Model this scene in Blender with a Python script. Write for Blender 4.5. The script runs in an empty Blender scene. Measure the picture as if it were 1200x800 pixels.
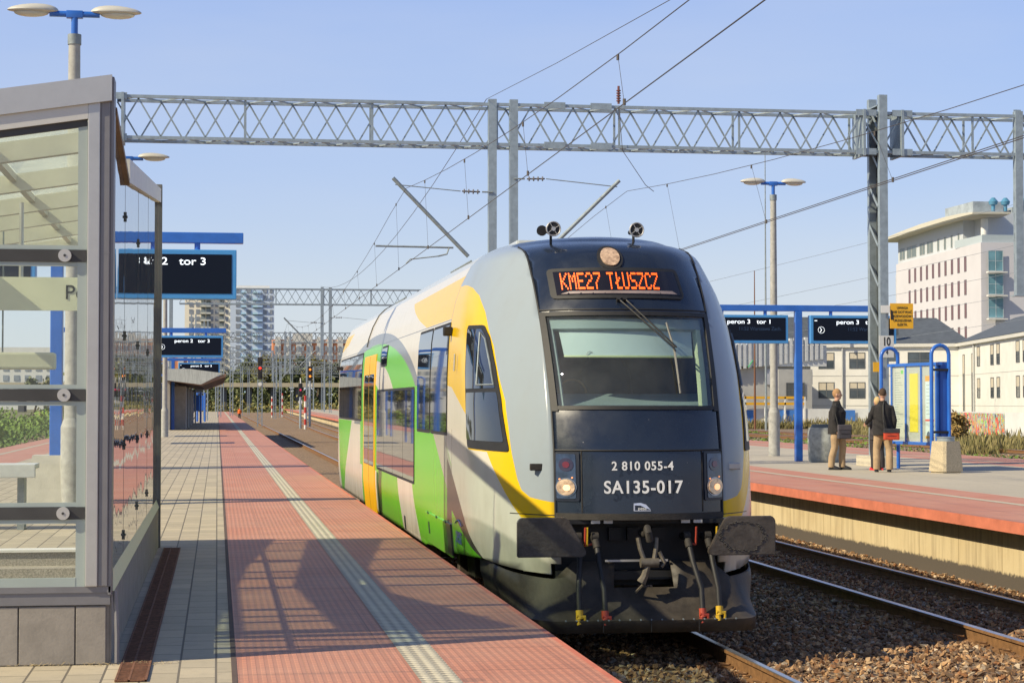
import bpy, bmesh, math, random
import numpy as np
from mathutils import Vector, Matrix
random.seed(7); RNG=np.random.default_rng(7)
S=bpy.context.scene; COL=S.collection
R=math.radians; PI=math.pi
# ---------------- camera, light, exposure ----------------
cam_d=bpy.data.cameras.new('camera'); cam=bpy.data.objects.new('camera',cam_d); COL.objects.link(cam); S.camera=cam
YAW=math.atan(345/2300); PIT=math.atan(72/2300)
cam.location=(0,0,1.5)
cam.rotation_euler=(PI/2+PIT,0,-YAW)
cam_d.sensor_width=36; cam_d.lens=69.0; cam_d.clip_start=.1; cam_d.clip_end=6000
SUN_ELEV=R(37.5); SUN_AZ=(-.944,-.33)      # towards the sun: from the left, a little behind the camera
W_=bpy.data.worlds.new('World'); S.world=W_; W_.use_nodes=True
nt=W_.node_tree; bgn=nt.nodes['Background']
sky=nt.nodes.new('ShaderNodeTexSky'); sky.sky_type='NISHITA'; sky.sun_disc=False
sky.sun_elevation=SUN_ELEV; sky.sun_rotation=math.atan2(SUN_AZ[0],SUN_AZ[1]); sky.altitude=0
sky.air_density=1.0; sky.dust_density=1.2; sky.ozone_density=2.0
tcw=nt.nodes.new('ShaderNodeTexCoord'); spw=nt.nodes.new('ShaderNodeSeparateXYZ'); nt.links.new(tcw.outputs['Generated'],spw.inputs[0])
rw=nt.nodes.new('ShaderNodeValToRGB'); e=rw.color_ramp.elements; e[0].position=0; e[0].color=(.68,.72,.74,1); e[1].position=.85; e[1].color=(.035,.075,.22,1)
for p_,c_ in ((.05,(.58,.65,.75)),(.11,(.41,.53,.80)),(.2,(.32,.45,.80)),(.36,(.20,.32,.66)),(.5,(.09,.17,.42))): q_=e.new(p_); q_.color=(*c_,1)
cn=nt.nodes.new('ShaderNodeTexNoise'); cn.inputs['Scale'].default_value=2.2; cn.inputs['Detail'].default_value=6; cmap=nt.nodes.new('ShaderNodeMapping'); cmap.inputs['Scale'].default_value=(1,1,4.5); nt.links.new(tcw.outputs['Generated'],cmap.inputs[0]); nt.links.new(cmap.outputs[0],cn.inputs[0])
nt.links.new(spw.outputs[2],rw.inputs[0])
cmr=nt.nodes.new('ShaderNodeMapRange'); cmr.inputs[1].default_value=.45; cmr.inputs[2].default_value=.8; cmr.inputs[4].default_value=.55; nt.links.new(cn.outputs[0],cmr.inputs[0])
cmx=nt.nodes.new('ShaderNodeMix'); cmx.data_type='RGBA'; nt.links.new(cmr.outputs[0],cmx.inputs[0]); nt.links.new(rw.outputs[0],cmx.inputs[6]); cmx.inputs[7].default_value=(.60,.63,.74,1)
sc=nt.nodes.new('ShaderNodeVectorMath'); sc.operation='SCALE'; sc.inputs['Scale'].default_value=7.6; nt.links.new(cmx.outputs[2],sc.inputs[0])
mxw=nt.nodes.new('ShaderNodeMix'); mxw.data_type='RGBA'; mxw.inputs[0].default_value=.78
nt.links.new(sky.outputs[0],mxw.inputs[6]); nt.links.new(sc.outputs[0],mxw.inputs[7])
nt.links.new(mxw.outputs[2],bgn.inputs[0]); bgn.inputs[1].default_value=.12
sd=bpy.data.lights.new('sun','SUN'); sd.energy=4.9; sd.angle=R(.5); sd.color=(1,.87,.62)
so=bpy.data.objects.new('sun',sd); COL.objects.link(so)
sv=Vector((SUN_AZ[0]*math.cos(SUN_ELEV),SUN_AZ[1]*math.cos(SUN_ELEV),math.sin(SUN_ELEV)))
so.rotation_euler=sv.to_track_quat('Z','Y').to_euler(); so.location=(-30,-10,40)
S.view_settings.view_transform='Standard'; S.view_settings.look='None'
S.view_settings.exposure=.32; S.view_settings.gamma=1; S.view_settings.use_curve_mapping=False
S.render.engine='CYCLES'
# ---------------- helpers ----------------
class MB:
    """collects shapes in world coordinates; build() links them as ONE mesh object"""
    def __init__(s): s.v=[]; s.f=[]; s.sm=[]
    def add(s,vs,fs,smooth=False):
        b=len(s.v); s.v+= [tuple(map(float,p)) for p in vs]; s.f+=[tuple(b+i for i in f) for f in fs]; s.sm+=[smooth]*len(fs); return s
    def box(s,x0,x1,y0,y1,z0,z1):
        if x0>x1:x0,x1=x1,x0
        if y0>y1:y0,y1=y1,y0
        if z0>z1:z0,z1=z1,z0
        return s.add([(x0,y0,z0),(x1,y0,z0),(x1,y1,z0),(x0,y1,z0),(x0,y0,z1),(x1,y0,z1),(x1,y1,z1),(x0,y1,z1)],
          [(0,3,2,1),(4,5,6,7),(0,1,5,4),(1,2,6,5),(2,3,7,6),(3,0,4,7)])
    def bbox(s,x0,x1,y0,y1,z0,z1,b=.01):
        """box with chamfered vertical and horizontal edges"""
        bm=bmesh.new(); bmesh.ops.create_cube(bm,size=1)
        for v in bm.verts: v.co=Vector(((x0+x1)/2+v.co.x*(x1-x0),(y0+y1)/2+v.co.y*(y1-y0),(z0+z1)/2+v.co.z*(z1-z0)))
        bmesh.ops.bevel(bm,geom=list(bm.edges),offset=b,segments=2,affect='EDGES',profile=.6)
        s.bm(bm); return s
    def bm(s,bm,M=None,smooth=False):
        bm.verts.ensure_lookup_table()
        for i,v in enumerate(bm.verts): v.index=i
        s.add([(M@v.co if M else v.co) for v in bm.verts],[tuple(v.index for v in f.verts) for f in bm.faces],smooth); bm.free(); return s
    def obox(s,a,b,w,h,up=(0,0,1)):
        """bar from a to b with section w (sideways) x h (up)"""
        a=Vector(a);b=Vector(b);d=(b-a).normalized(); u=Vector(up)
        if abs(d.dot(u))>.98: u=Vector((0,1,0))
        x=d.cross(u).normalized()*w/2; z=x.cross(d).normalized()*h/2
        vs=[a-x-z,a+x-z,a+x+z,a-x+z,b-x-z,b+x-z,b+x+z,b-x+z]
        return s.add(vs,[(0,1,2,3),(7,6,5,4),(0,4,5,1),(1,5,6,2),(2,6,7,3),(3,7,4,0)])
    def tube(s,pts,r,n=8,smooth=True,caps=True):
        pts=[Vector(p) for p in pts]; m=len(pts); rs=r if hasattr(r,'__len__') else [r]*m
        vs=[]; prev=None
        for i,p in enumerate(pts):
            d=(pts[min(i+1,m-1)]-pts[max(i-1,0)])
            d=d.normalized() if d.length>1e-9 else Vector((0,0,1))
            if prev is None:
                a=Vector((0,0,1)) if abs(d.z)<.9 else Vector((1,0,0)); x=d.cross(a).normalized()
            else: x=(prev-d*prev.dot(d)).normalized()
            prev=x; y=d.cross(x)
            for k in range(n):
                t=2*PI*k/n; vs.append(p+(x*math.cos(t)+y*math.sin(t))*rs[i])
        fs=[(i*n+k,i*n+(k+1)%n,(i+1)*n+(k+1)%n,(i+1)*n+k) for i in range(m-1) for k in range(n)]
        if caps: fs+=[tuple(range(n-1,-1,-1)),tuple((m-1)*n+k for k in range(n))]
        return s.add(vs,fs,smooth)
    def cyl(s,c,r,z0,z1,n=20,r1=None,smooth=True):
        r1=r if r1 is None else r1
        return s.tube([(c[0],c[1],z0),(c[0],c[1],z1)],[r,r1],n,smooth)
    def loft(s,rings,smooth=True,caps=True):
        """rings: list of (center, rx, ry) horizontal ellipses or lists of points"""
        n=18; vs=[]
        for (c,rx,ry) in rings:
            for k in range(n):
                t=2*PI*k/n; vs.append((c[0]+rx*math.cos(t),c[1]+ry*math.sin(t),c[2]))
        m=len(rings); fs=[(i*n+k,i*n+(k+1)%n,(i+1)*n+(k+1)%n,(i+1)*n+k) for i in range(m-1) for k in range(n)]
        if caps: fs+=[tuple(range(n-1,-1,-1)),tuple((m-1)*n+k for k in range(n))]
        return s.add(vs,fs,smooth)
    def prism(s,pts,d,smooth=False):
        """closed polygon pts (3D, planar) pushed along vector d"""
        n=len(pts); pts=[Vector(p) for p in pts]; d=Vector(d)
        return s.add(pts+[p+d for p in pts],[tuple(range(n-1,-1,-1)),tuple(range(n,2*n))]+[(i,(i+1)%n,n+(i+1)%n,n+i) for i in range(n)],smooth)
    def build(s,name,mat,parent=None):
        off=Vector((0,0,0))
        p=parent
        while p is not None: off+=p.location; p=p.parent
        me=bpy.data.meshes.new(name)
        me.from_pydata([(x-off.x,y-off.y,z-off.z) for x,y,z in s.v],[],s.f); me.update()
        me.polygons.foreach_set('use_smooth',s.sm)
        bm=bmesh.new(); bm.from_mesh(me); bmesh.ops.recalc_face_normals(bm,faces=bm.faces); bm.to_mesh(me); bm.free()
        if any(s.sm) and not all(s.sm): pass
        if mat: me.materials.append(mat)
        o=bpy.data.objects.new(name,me); COL.objects.link(o); o.parent=parent
        if any(s.sm):
            try: me.set_sharp_from_angle(angle=R(40))
            except Exception: pass
        return o
def tag(o,label=None,cat=None,group=None,kind=None):
    if label: o['label']=label
    if cat: o['category']=cat
    if group: o['group']=group
    if kind: o['kind']=kind
    return o
def thing(name,label,cat,loc=(0,0,0),group=None):
    o=bpy.data.objects.new(name,None); COL.objects.link(o); o.location=loc; o.empty_display_size=.3
    return tag(o,label,cat,group)
def kids(o): return [c for c in bpy.data.objects if c.parent==o]
def copy_tree(o,loc,label=None,rotz=None,scale=None,group=None):
    def rec(a,par):
        c=a.copy(); COL.objects.link(c); c.parent=par
        for ch in kids(a): rec(ch,c)
        return c
    c=rec(o,None); c.location=loc
    if label: c['label']=label
    if group: c['group']=group
    if rotz is not None: c.rotation_euler=(0,0,rotz)
    if scale: c.scale=scale if hasattr(scale,'__len__') else (scale,)*3
    return c
# ---------------- materials ----------------
MATS={}
def pm(name,rgb,rough=.6,metal=0,var=.12,scale=4,bump=0,bscale=60,coat=0,spec=.5,emit=None,es=0,rvar=0,space='Object',trans=0,alpha=1,stretch=None):
    if name in MATS: return MATS[name]
    m=bpy.data.materials.new(name); m.use_nodes=True; t=m.node_tree; b=t.nodes['Principled BSDF']
    b.inputs['Roughness'].default_value=rough; b.inputs['Metallic'].default_value=metal
    b.inputs['Specular IOR Level'].default_value=spec; b.inputs['Coat Weight'].default_value=coat
    b.inputs['Coat Roughness'].default_value=.06; b.inputs['Transmission Weight'].default_value=trans
    b.inputs['Alpha'].default_value=alpha
    b.inputs['Base Color'].default_value=(*rgb,1)
    tc=t.nodes.new('ShaderNodeTexCoord'); src=tc.outputs[space]
    if stretch:
        mp=t.nodes.new('ShaderNodeMapping'); mp.inputs['Scale'].default_value=stretch; t.links.new(src,mp.inputs[0]); src=mp.outputs[0]
    if var:
        n=t.nodes.new('ShaderNodeTexNoise'); n.inputs['Scale'].default_value=scale; n.inputs['Detail'].default_value=6; n.inputs['Roughness'].default_value=.65
        t.links.new(src,n.inputs[0])
        cr=t.nodes.new('ShaderNodeValToRGB'); cr.color_ramp.elements[0].position=.3; cr.color_ramp.elements[1].position=.7
        cr.color_ramp.elements[0].color=(*[max(0,c*(1-var)) for c in rgb],1); cr.color_ramp.elements[1].color=(*[min(1,c*(1+var)) for c in rgb],1)
        t.links.new(n.outputs[0],cr.inputs[0]); t.links.new(cr.outputs[0],b.inputs['Base Color'])
        if rvar:
            mr=t.nodes.new('ShaderNodeMapRange'); mr.inputs['To Min'].default_value=max(0,rough-rvar); mr.inputs['To Max'].default_value=min(1,rough+rvar)
            t.links.new(n.outputs[0],mr.inputs[0]); t.links.new(mr.outputs[0],b.inputs['Roughness'])
    if bump:
        n2=t.nodes.new('ShaderNodeTexNoise'); n2.inputs['Scale'].default_value=bscale; n2.inputs['Detail'].default_value=4; t.links.new(src,n2.inputs[0])
        bp=t.nodes.new('ShaderNodeBump'); bp.inputs['Strength'].default_value=bump; bp.inputs['Distance'].default_value=.01
        t.links.new(n2.outputs[0],bp.inputs['Height']); t.links.new(bp.outputs[0],b.inputs['Normal'])
    if emit: b.inputs['Emission Color'].default_value=(*emit,1); b.inputs['Emission Strength'].default_value=es
    MATS[name]=m; return m
class NG:
    """tiny node expression helper"""
    def __init__(s,m): s.t=m.node_tree
    def val(s,x): return x
    def m(s,op,*a,clamp=False):
        n=s.t.nodes.new('ShaderNodeMath'); n.operation=op; n.use_clamp=clamp
        for i,x in enumerate(a):
            if isinstance(x,(int,float)): n.inputs[i].default_value=x
            else: s.t.links.new(x,n.inputs[i])
        return n.outputs[0]
    def mix(s,f,a,b,blend='MIX'):
        n=s.t.nodes.new('ShaderNodeMix'); n.data_type='RGBA'; n.blend_type=blend
        for sock,x in ((n.inputs[0],f),(n.inputs[6],a),(n.inputs[7],b)):
            if isinstance(x,(int,float)): sock.default_value=x
            elif isinstance(x,tuple): sock.default_value=(*x,1)
            else: s.t.links.new(x,sock)
        return n.outputs[2]
    def noise(s,vec,scale,detail=4,rough=.6,dist=0):
        n=s.t.nodes.new('ShaderNodeTexNoise'); n.inputs['Scale'].default_value=scale; n.inputs['Detail'].default_value=detail; n.inputs['Roughness'].default_value=rough; n.inputs['Distortion'].default_value=dist
        s.t.links.new(vec,n.inputs[0]); return n.outputs[0]
    def coords(s,space='Object'):
        n=s.t.nodes.new('ShaderNodeTexCoord'); return n.outputs[space]
    def sep(s,v):
        n=s.t.nodes.new('ShaderNodeSeparateXYZ'); s.t.links.new(v,n.inputs[0]); return n.outputs
    def maprange(s,v,a,b,c,d):
        n=s.t.nodes.new('ShaderNodeMapRange'); s.t.links.new(v,n.inputs[0])
        for i,x in enumerate((a,b,c,d)): n.inputs[i+1].default_value=x
        return n.outputs[0]
    def bump(s,h,strength,dist,b):
        n=s.t.nodes.new('ShaderNodeBump'); n.inputs['Strength'].default_value=strength; n.inputs['Distance'].default_value=dist
        s.t.links.new(h,n.inputs['Height']); s.t.links.new(n.outputs[0],b.inputs['Normal'])
def newmat(name,rough=.7):
    m=bpy.data.materials.new(name); m.use_nodes=True; b=m.node_tree.nodes['Principled BSDF']; b.inputs['Roughness'].default_value=rough
    MATS[name]=m; return m,NG(m),b
def combine(g,x,y,z=0.):
    n=g.t.nodes.new('ShaderNodeCombineXYZ')
    for i,q in enumerate((x,y,z)):
        if isinstance(q,(int,float)): n.inputs[i].default_value=q
        else: g.t.links.new(q,n.inputs[i])
    return n.outputs[0]
def brick(g,vec,c1,c2,mortar,bw,rh,ms,offset=.5):
    n=g.t.nodes.new('ShaderNodeTexBrick'); n.inputs['Color1'].default_value=(*c1,1); n.inputs['Color2'].default_value=(*c2,1); n.inputs['Mortar'].default_value=(*mortar,1)
    n.inputs['Scale'].default_value=1; n.inputs['Mortar Size'].default_value=ms; n.inputs['Mortar Smooth'].default_value=.2; n.inputs['Bias'].default_value=0
    n.inputs['Brick Width'].default_value=bw; n.inputs['Row Height'].default_value=rh; n.offset=offset
    g.t.links.new(vec,n.inputs[0]); return n.outputs
def spots(g,o,col):
    'gum marks and small oil spots, irregular'
    for sc,thr,a,c in ((1.6,.05,.5,(.08,.07,.06)),(.55,.07,.35,(.10,.08,.07))):
        v=g.t.nodes.new('ShaderNodeTexVoronoi'); v.inputs['Scale'].default_value=sc; v.inputs['Randomness'].default_value=1; g.t.links.new(o,v.inputs[0])
        f=g.m('LESS_THAN',g.m('ADD',v.outputs['Distance'],g.m('MULTIPLY',g.noise(o,14,3),.05)),g.m('MULTIPLY',g.sep(v.outputs['Color'])[0],thr+.035)); col=g.mix(g.m('MULTIPLY',f,a),col,c)
    return col
# grey block paving, bricks long along the track
def paving(name,c1,c2,mort,bw,rh,ms=.006,dirt=.25,stain=(.2,.18,.15)):
    m,g,b=newmat(name,.75); o=g.coords(); x,y,z=g.sep(o)
    br=brick(g,combine(g,y,x),c1,c2,mort,bw,rh,ms)
    n0=g.noise(o,.17,4)
    n1=g.noise(o,.5,6); n2=g.noise(o,9,5); n3=g.noise(o,120,2)
    col=g.mix(g.maprange(n1,.35,.75,0,dirt),br[0],stain); col=g.mix(g.maprange(n0,.45,.7,0,.3),col,(.30,.28,.24))
    col=g.mix(g.maprange(n2,.5,.8,0,.35),col,stain)
    col=g.mix(.16,col,g.maprange(n3,.3,.7,.2,1.),'MULTIPLY')
    g.t.links.new(col,b.inputs['Base Color'])
    col=spots(g,o,col)
    h=g.m('SUBTRACT',g.m('MULTIPLY',n3,.15),br[1]); g.bump(h,.5,.006,b); return m
M_pave=paving('grey_block_paving',(.58,.50,.36),(.45,.39,.28),(.14,.12,.09),.42,.205,.007)
M_paveR=paving('pale_concrete_slabs',(.53,.475,.37),(.48,.43,.335),(.26,.24,.21),2.4,1.6,.01,.2)
# red ribbed tiles
def redtile(name,base=(.60,.25,.15)):
    m,g,b=newmat(name,.6); o=g.coords(); x,y,z=g.sep(o)
    br=brick(g,combine(g,x,y),base,tuple(c*.93 for c in base),tuple(c*.55 for c in base),.5,1.0,.005,offset=0)
    ribx=g.m('SINE',g.m('MULTIPLY',x,2*PI/.05)); riby=g.m('SINE',g.m('MULTIPLY',y,2*PI/.1))
    rib=g.m('MULTIPLY',g.maprange(ribx,-.3,.3,0,1),g.maprange(riby,-.85,-.6,.25,1))
    n1=g.noise(o,.7,6); n2=g.noise(combine(g,g.m('MULTIPLY',x,.35),g.m('MULTIPLY',y,2.5)),3,5); n3=g.noise(o,25,4)
    col=g.mix(rib,g.mix(.35,br[0],(.16,.08,.07)),br[0])
    wn=g.t.nodes.new('ShaderNodeTexWhiteNoise'); wn.noise_dimensions='2D'; g.t.links.new(combine(g,g.m('FLOOR',g.m('MULTIPLY',x,2.)),g.m('FLOOR',y)),wn.inputs['Vector'])
    col=g.mix(g.maprange(wn.outputs[0],0,1,0,.30),col,tuple(c*.72 for c in base))
    jy=g.m('LESS_THAN',g.m('FRACT',y),.014); col=g.mix(g.m('MULTIPLY',jy,.6),col,(.10,.05,.04))
    col=g.mix(g.maprange(n1,.4,.75,0,.35),col,(.58,.38,.28))
    col=g.mix(g.maprange(n2,.5,.8,0,.45),col,(.20,.11,.09))
    col=g.mix(g.maprange(n3,.55,.8,0,.3),col,(.6,.42,.34))
    col=spots(g,o,col)
    g.t.links.new(col,b.inputs['Base Color']); g.bump(rib,.45,.004,b); return m
M_red=redtile('red_ribbed_tiles'); M_redplain=pm('red_painted_edge',(.55,.17,.10),.7,var=.2,scale=3,bump=.2)
def tactile():
    m,g,b=newmat('tactile_tiles',.65); o=g.coords(); x,y,z=g.sep(o)
    fx=g.m('SINE',g.m('MULTIPLY',x,2*PI/.07)); fy=g.m('SINE',g.m('MULTIPLY',y,2*PI/.09))
    d=g.maprange(g.m('ADD',fx,fy),.1,1.0,0,1)
    n=g.noise(o,3,6); col=g.mix(g.maprange(n,.35,.7,0,.55),(.82,.75,.56),(.56,.50,.37))
    col=g.mix(g.m('MULTIPLY',d,.45),g.mix(.5,col,(.2,.18,.14)),col)
    col=g.mix(g.maprange(g.m('ADD',fx,fy),-1.6,-.6,1,0),col,(.22,.2,.16))
    g.t.links.new(col,b.inputs['Base Color']); g.bump(d,.8,.006,b); return m
M_tact=tactile()
def ballast(name,cols,scale=14):
    m,g,b=newmat(name,.9); o=g.coords()
    v=g.t.nodes.new('ShaderNodeTexVoronoi'); v.inputs['Scale'].default_value=scale; g.t.links.new(o,v.inputs[0])
    cr=g.t.nodes.new('ShaderNodeValToRGB'); e=cr.color_ramp.elements; e[0].color=(*cols[0],1); e[1].color=(*cols[-1],1)
    for i,c in enumerate(cols[1:-1]): q=e.new((i+1)/(len(cols)-1)); q.color=(*c,1)
    s=g.sep(v.outputs['Color']); g.t.links.new(s[0],cr.inputs[0])
    n=g.noise(o,.4,4)
    col=g.mix(g.maprange(v.outputs['Distance'],.1,.8,0,.5),cr.outputs[0],(.02,.015,.01))
    col=g.mix(g.maprange(n,.4,.7,0,.25),col,(.20,.13,.07))
    g.t.links.new(col,b.inputs['Base Color']); g.bump(g.m('MULTIPLY',v.outputs['Distance'],-1.),1,.05,b); return m
M_ball=ballast('ballast',[(.22,.14,.08),(.38,.25,.14),(.46,.31,.18),(.28,.19,.12),(.54,.40,.26)])
M_yard=ballast('yard_gravel',[(.20,.15,.10),(.34,.26,.18),(.27,.2,.14),(.42,.34,.25)],9)
def groundmat():
    m,g,b=newmat('rough_ground',.95); o=g.coords(); n=g.noise(o,.06,6); n2=g.noise(o,1.3,6)
    col=g.mix(g.maprange(n,.42,.58,0,1),(.17,.15,.08),(.09,.12,.035)); col=g.mix(g.maprange(n2,.4,.7,0,.7),col,(.25,.2,.12))
    g.t.links.new(col,b.inputs['Base Color']); g.bump(n2,.6,.1,b); return m
M_ground=groundmat()
M_conc=pm('concrete',(.36,.34,.30),.85,var=.22,scale=3,bump=.4,bscale=50)
M_conc2=pm('exposed_aggregate',(.33,.31,.27),.9,var=.45,scale=60,bump=.6,bscale=90)
M_plinth=pm('plinth_tile',(.27,.245,.215),.75,var=.16,scale=6,bump=.15)
M_gal=pm('galvanised_steel',(.30,.36,.40),.45,metal=.35,var=.18,scale=7)
M_gald=pm('weathered_steel',(.25,.29,.31),.6,metal=.3,var=.25,scale=6)
M_blue=pm('blue_paint',(.022,.13,.52),.35,var=.14,scale=3,coat=.3)
M_blue2=pm('light_blue_frame',(.06,.27,.62),.4,var=.08,scale=3)
M_navy=pm('navy_enamel',(.012,.05,.25),.35,var=.1)
M_black=pm('black_rubber',(.014,.014,.015),.6,var=.3,scale=20)
M_dark=pm('dark_underframe',(.03,.026,.022),.75,var=.4,scale=9,bump=.3)
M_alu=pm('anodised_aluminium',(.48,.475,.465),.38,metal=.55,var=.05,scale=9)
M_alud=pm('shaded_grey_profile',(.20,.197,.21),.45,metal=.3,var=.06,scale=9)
M_white=pm('white_paint',(.72,.72,.69),.5,var=.06)
M_txtw=pm('white_lettering',(.85,.85,.85),.5,var=0,emit=(1,1,1),es=.25)
M_txtw2=pm('white_vinyl',(.8,.8,.8),.5,var=0)
M_txtk=pm('black_lettering',(.02,.02,.02),.6,var=0)
M_rail=pm('rusty_rail_side',(.21,.11,.045),.75,metal=.2,var=.35,scale=12,bump=.3)
M_railtop=pm('polished_rail_head',(.55,.56,.58),.28,metal=.9,var=.06,scale=20)
M_wire=pm('copper_wire',(.10,.085,.075),.5,metal=.5,var=0)
M_insul=pm('brown_insulator',(.16,.05,.035),.3,var=.1)
M_rust=pm('rusty_iron',(.17,.075,.04),.85,var=.45,scale=25,bump=.5)
M_yel=pm('yellow_sign_paint',(.78,.42,.02),.5,var=.06)
def glassmat(name,col=(.93,.97,.96),rough=.0,bump=0,ior=1.45,dirt=0.,trl=False):
    m=bpy.data.materials.new(name); m.use_nodes=True; t=m.node_tree; b=t.nodes['Principled BSDF']; g=NG(m)
    b.inputs['Base Color'].default_value=(*col,1); b.inputs['Transmission Weight'].default_value=1; b.inputs['Roughness'].default_value=rough; b.inputs['IOR'].default_value=ior
    # thin pane: transparent for shadows, with real fresnel reflection
    out=t.nodes['Material Output']; tr=t.nodes.new('ShaderNodeBsdfTransparent'); tr.inputs[0].default_value=(*col,1)
    gl=t.nodes.new('ShaderNodeBsdfGlossy'); gl.inputs['Roughness'].default_value=.008
    fr=t.nodes.new('ShaderNodeFresnel'); fr.inputs[0].default_value=ior
    geo=t.nodes.new('ShaderNodeNewGeometry'); f2=g.m('MULTIPLY',g.m('MULTIPLY',fr.outputs[0],1.6,clamp=True),g.m('SUBTRACT',1.,geo.outputs['Backfacing']))
    mx=t.nodes.new('ShaderNodeMixShader'); t.links.new(f2,mx.inputs[0]); t.links.new(tr.outputs[0],mx.inputs[1]); t.links.new(gl.outputs[0],mx.inputs[2])
    sh=mx.outputs[0]
    if dirt:
        df=t.nodes.new('ShaderNodeBsdfTranslucent' if trl else 'ShaderNodeBsdfDiffuse'); df.inputs[0].default_value=(.9,.92,.84,1)
        m2=t.nodes.new('ShaderNodeMixShader'); n=g.noise(g.coords(),2.2,7,.7); t.links.new(g.maprange(n,.3,.8,dirt*.4,dirt*1.6),m2.inputs[0])
        t.links.new(sh,m2.inputs[1]); t.links.new(df.outputs[0],m2.inputs[2]); sh=m2.outputs[0]
    t.links.new(sh,out.inputs[0])
    if bump:
        n=g.noise(g.coords(),1.1,2,.4); bp=t.nodes.new('ShaderNodeBump'); bp.inputs['Strength'].default_value=bump; bp.inputs['Distance'].default_value=.012
        t.links.new(n,bp.inputs['Height']); t.links.new(bp.outputs[0],gl.inputs['Normal'])
    MATS[name]=m; return m
M_glass=glassmat('clear_pane',(.97,.99,.98),dirt=.02)
M_glassside=glassmat('wavy_side_pane',(.86,.92,.9),bump=.35,dirt=.05)
M_glassroof=glassmat('dusty_roof_pane',(.95,.98,.9),dirt=.22,trl=True)
M_tglass=glassmat('windscreen_glass',(.84,.89,.90),dirt=.02)
def darkglass():
    m,g,b=newmat('dark_train_glass',.03); b.inputs['Base Color'].default_value=(.018,.02,.022,1); b.inputs['IOR'].default_value=1.6
    b.inputs['Coat Weight'].default_value=.6; b.inputs['Coat Roughness'].default_value=.01
    n=g.noise(g.coords(),.9,2,.4); g.bump(n,.12,.01,b); return m
M_dglass=darkglass()
M_bglass=pm('building_window_glass',(.05,.065,.08),.12,var=.5,scale=.35,spec=.8)
FONT=None
def text(s,size,M,mat,parent=None,name='lettering',ext=.002,align='CENTER',bold=0,sx=1,space=1):
    cu=bpy.data.curves.new('t','FONT'); cu.body=s; cu.size=size; cu.align_x=align; cu.align_y='CENTER'; cu.extrude=ext; cu.offset=bold; cu.space_character=space
    o=bpy.data.objects.new('t',cu); COL.objects.link(o); dg=bpy.context.evaluated_depsgraph_get(); dg.update()
    me=bpy.data.meshes.new_from_object(o.evaluated_get(dg)); bpy.data.objects.remove(o); bpy.data.curves.remove(cu)
    me.name=name; off=Vector((0,0,0)); p=parent
    while p is not None: off+=p.location; p=p.parent
    me.transform(Matrix.Diagonal((sx,1,1,1))); me.transform(M); me.transform(Matrix.Translation(-off))
    me.materials.clear(); me.materials.append(mat)
    ob=bpy.data.objects.new(name,me); COL.objects.link(ob); ob.parent=parent; return ob
def face_mat(loc,rz=0,tilt=0):
    """text frame: reads upright, faces -y (towards the camera) when rz=0"""
    return Matrix.Translation(loc)@Matrix.Rotation(rz,4,'Z')@Matrix.Rotation(PI/2-tilt,4,'X')
# ---------------- ground, tracks, platforms ----------------
TXC=3.955; TZR=-.78      # axis of the near track, rail top
def ease(y): 
    d=max(0.,y-85); return .000026*d*d if d<300 else .000026*90000+.0156*(d-300)
def ease(y):
    d=max(0.,y-85)
    return .00009*d*d if d<100 else .9+.018*(d-100)
YS=[-12,-6]+list(range(0,80,6))+list(range(80,260,8))+list(range(260,540,20))
def strip(prof,ys,off=lambda y:0.,closed=True):
    """sweep a closed x-z profile along y"""
    m=MB(); n=len(prof); vs=[(x+off(y),y,z) for y in ys for x,z in prof]
    k=n if closed else n-1
    fs=[(i*n+j,i*n+(j+1)%n,(i+1)*n+(j+1)%n,(i+1)*n+j) for i in range(len(ys)-1) for j in range(k)]
    if closed: fs+=[tuple(range(n)),tuple((len(ys)-1)*n+j for j in range(n-1,-1,-1))]
    m.add(vs,fs); return m
g=MB(); g.add([(-1400,-60,-1.02),(1400,-60,-1.02),(1400,2800,-1.02),(-1400,2800,-1.02)],[(0,1,2,3)])
tag(g.build('ground',M_ground),kind='structure')
def sheet(x0,x1,z,y0=-12,y1=520,off=lambda y:0.,n=None):
    ys=[y for y in YS if y0<=y<=y1]
    if ys[0]>y0: ys=[y0]+ys
    if ys[-1]<y1: ys=ys+[y1]
    return strip([(x0,z),(x1,z)],ys,off,closed=False)
tag(sheet(2.3,10.4,-.965).build('ballast_bed',M_ball),kind='structure')
b2=MB(); b2.add([(10,85,-.96),(20,200,-.96),(40,520,-.96),(-12,520,-.96),(-8,400,-.96),(8.2,85,-.96)],[(0,1,2,3,4,5)])
tag(b2.build('ballast_far',M_ball),kind='structure')
tag(sheet(21.4,60,-.99,20,520).build('yard_ground',M_yard),kind='structure')
tag(sheet(-16,-7.3,-.985,5,400).build('trackside_ground',M_ball),kind='structure')
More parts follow.
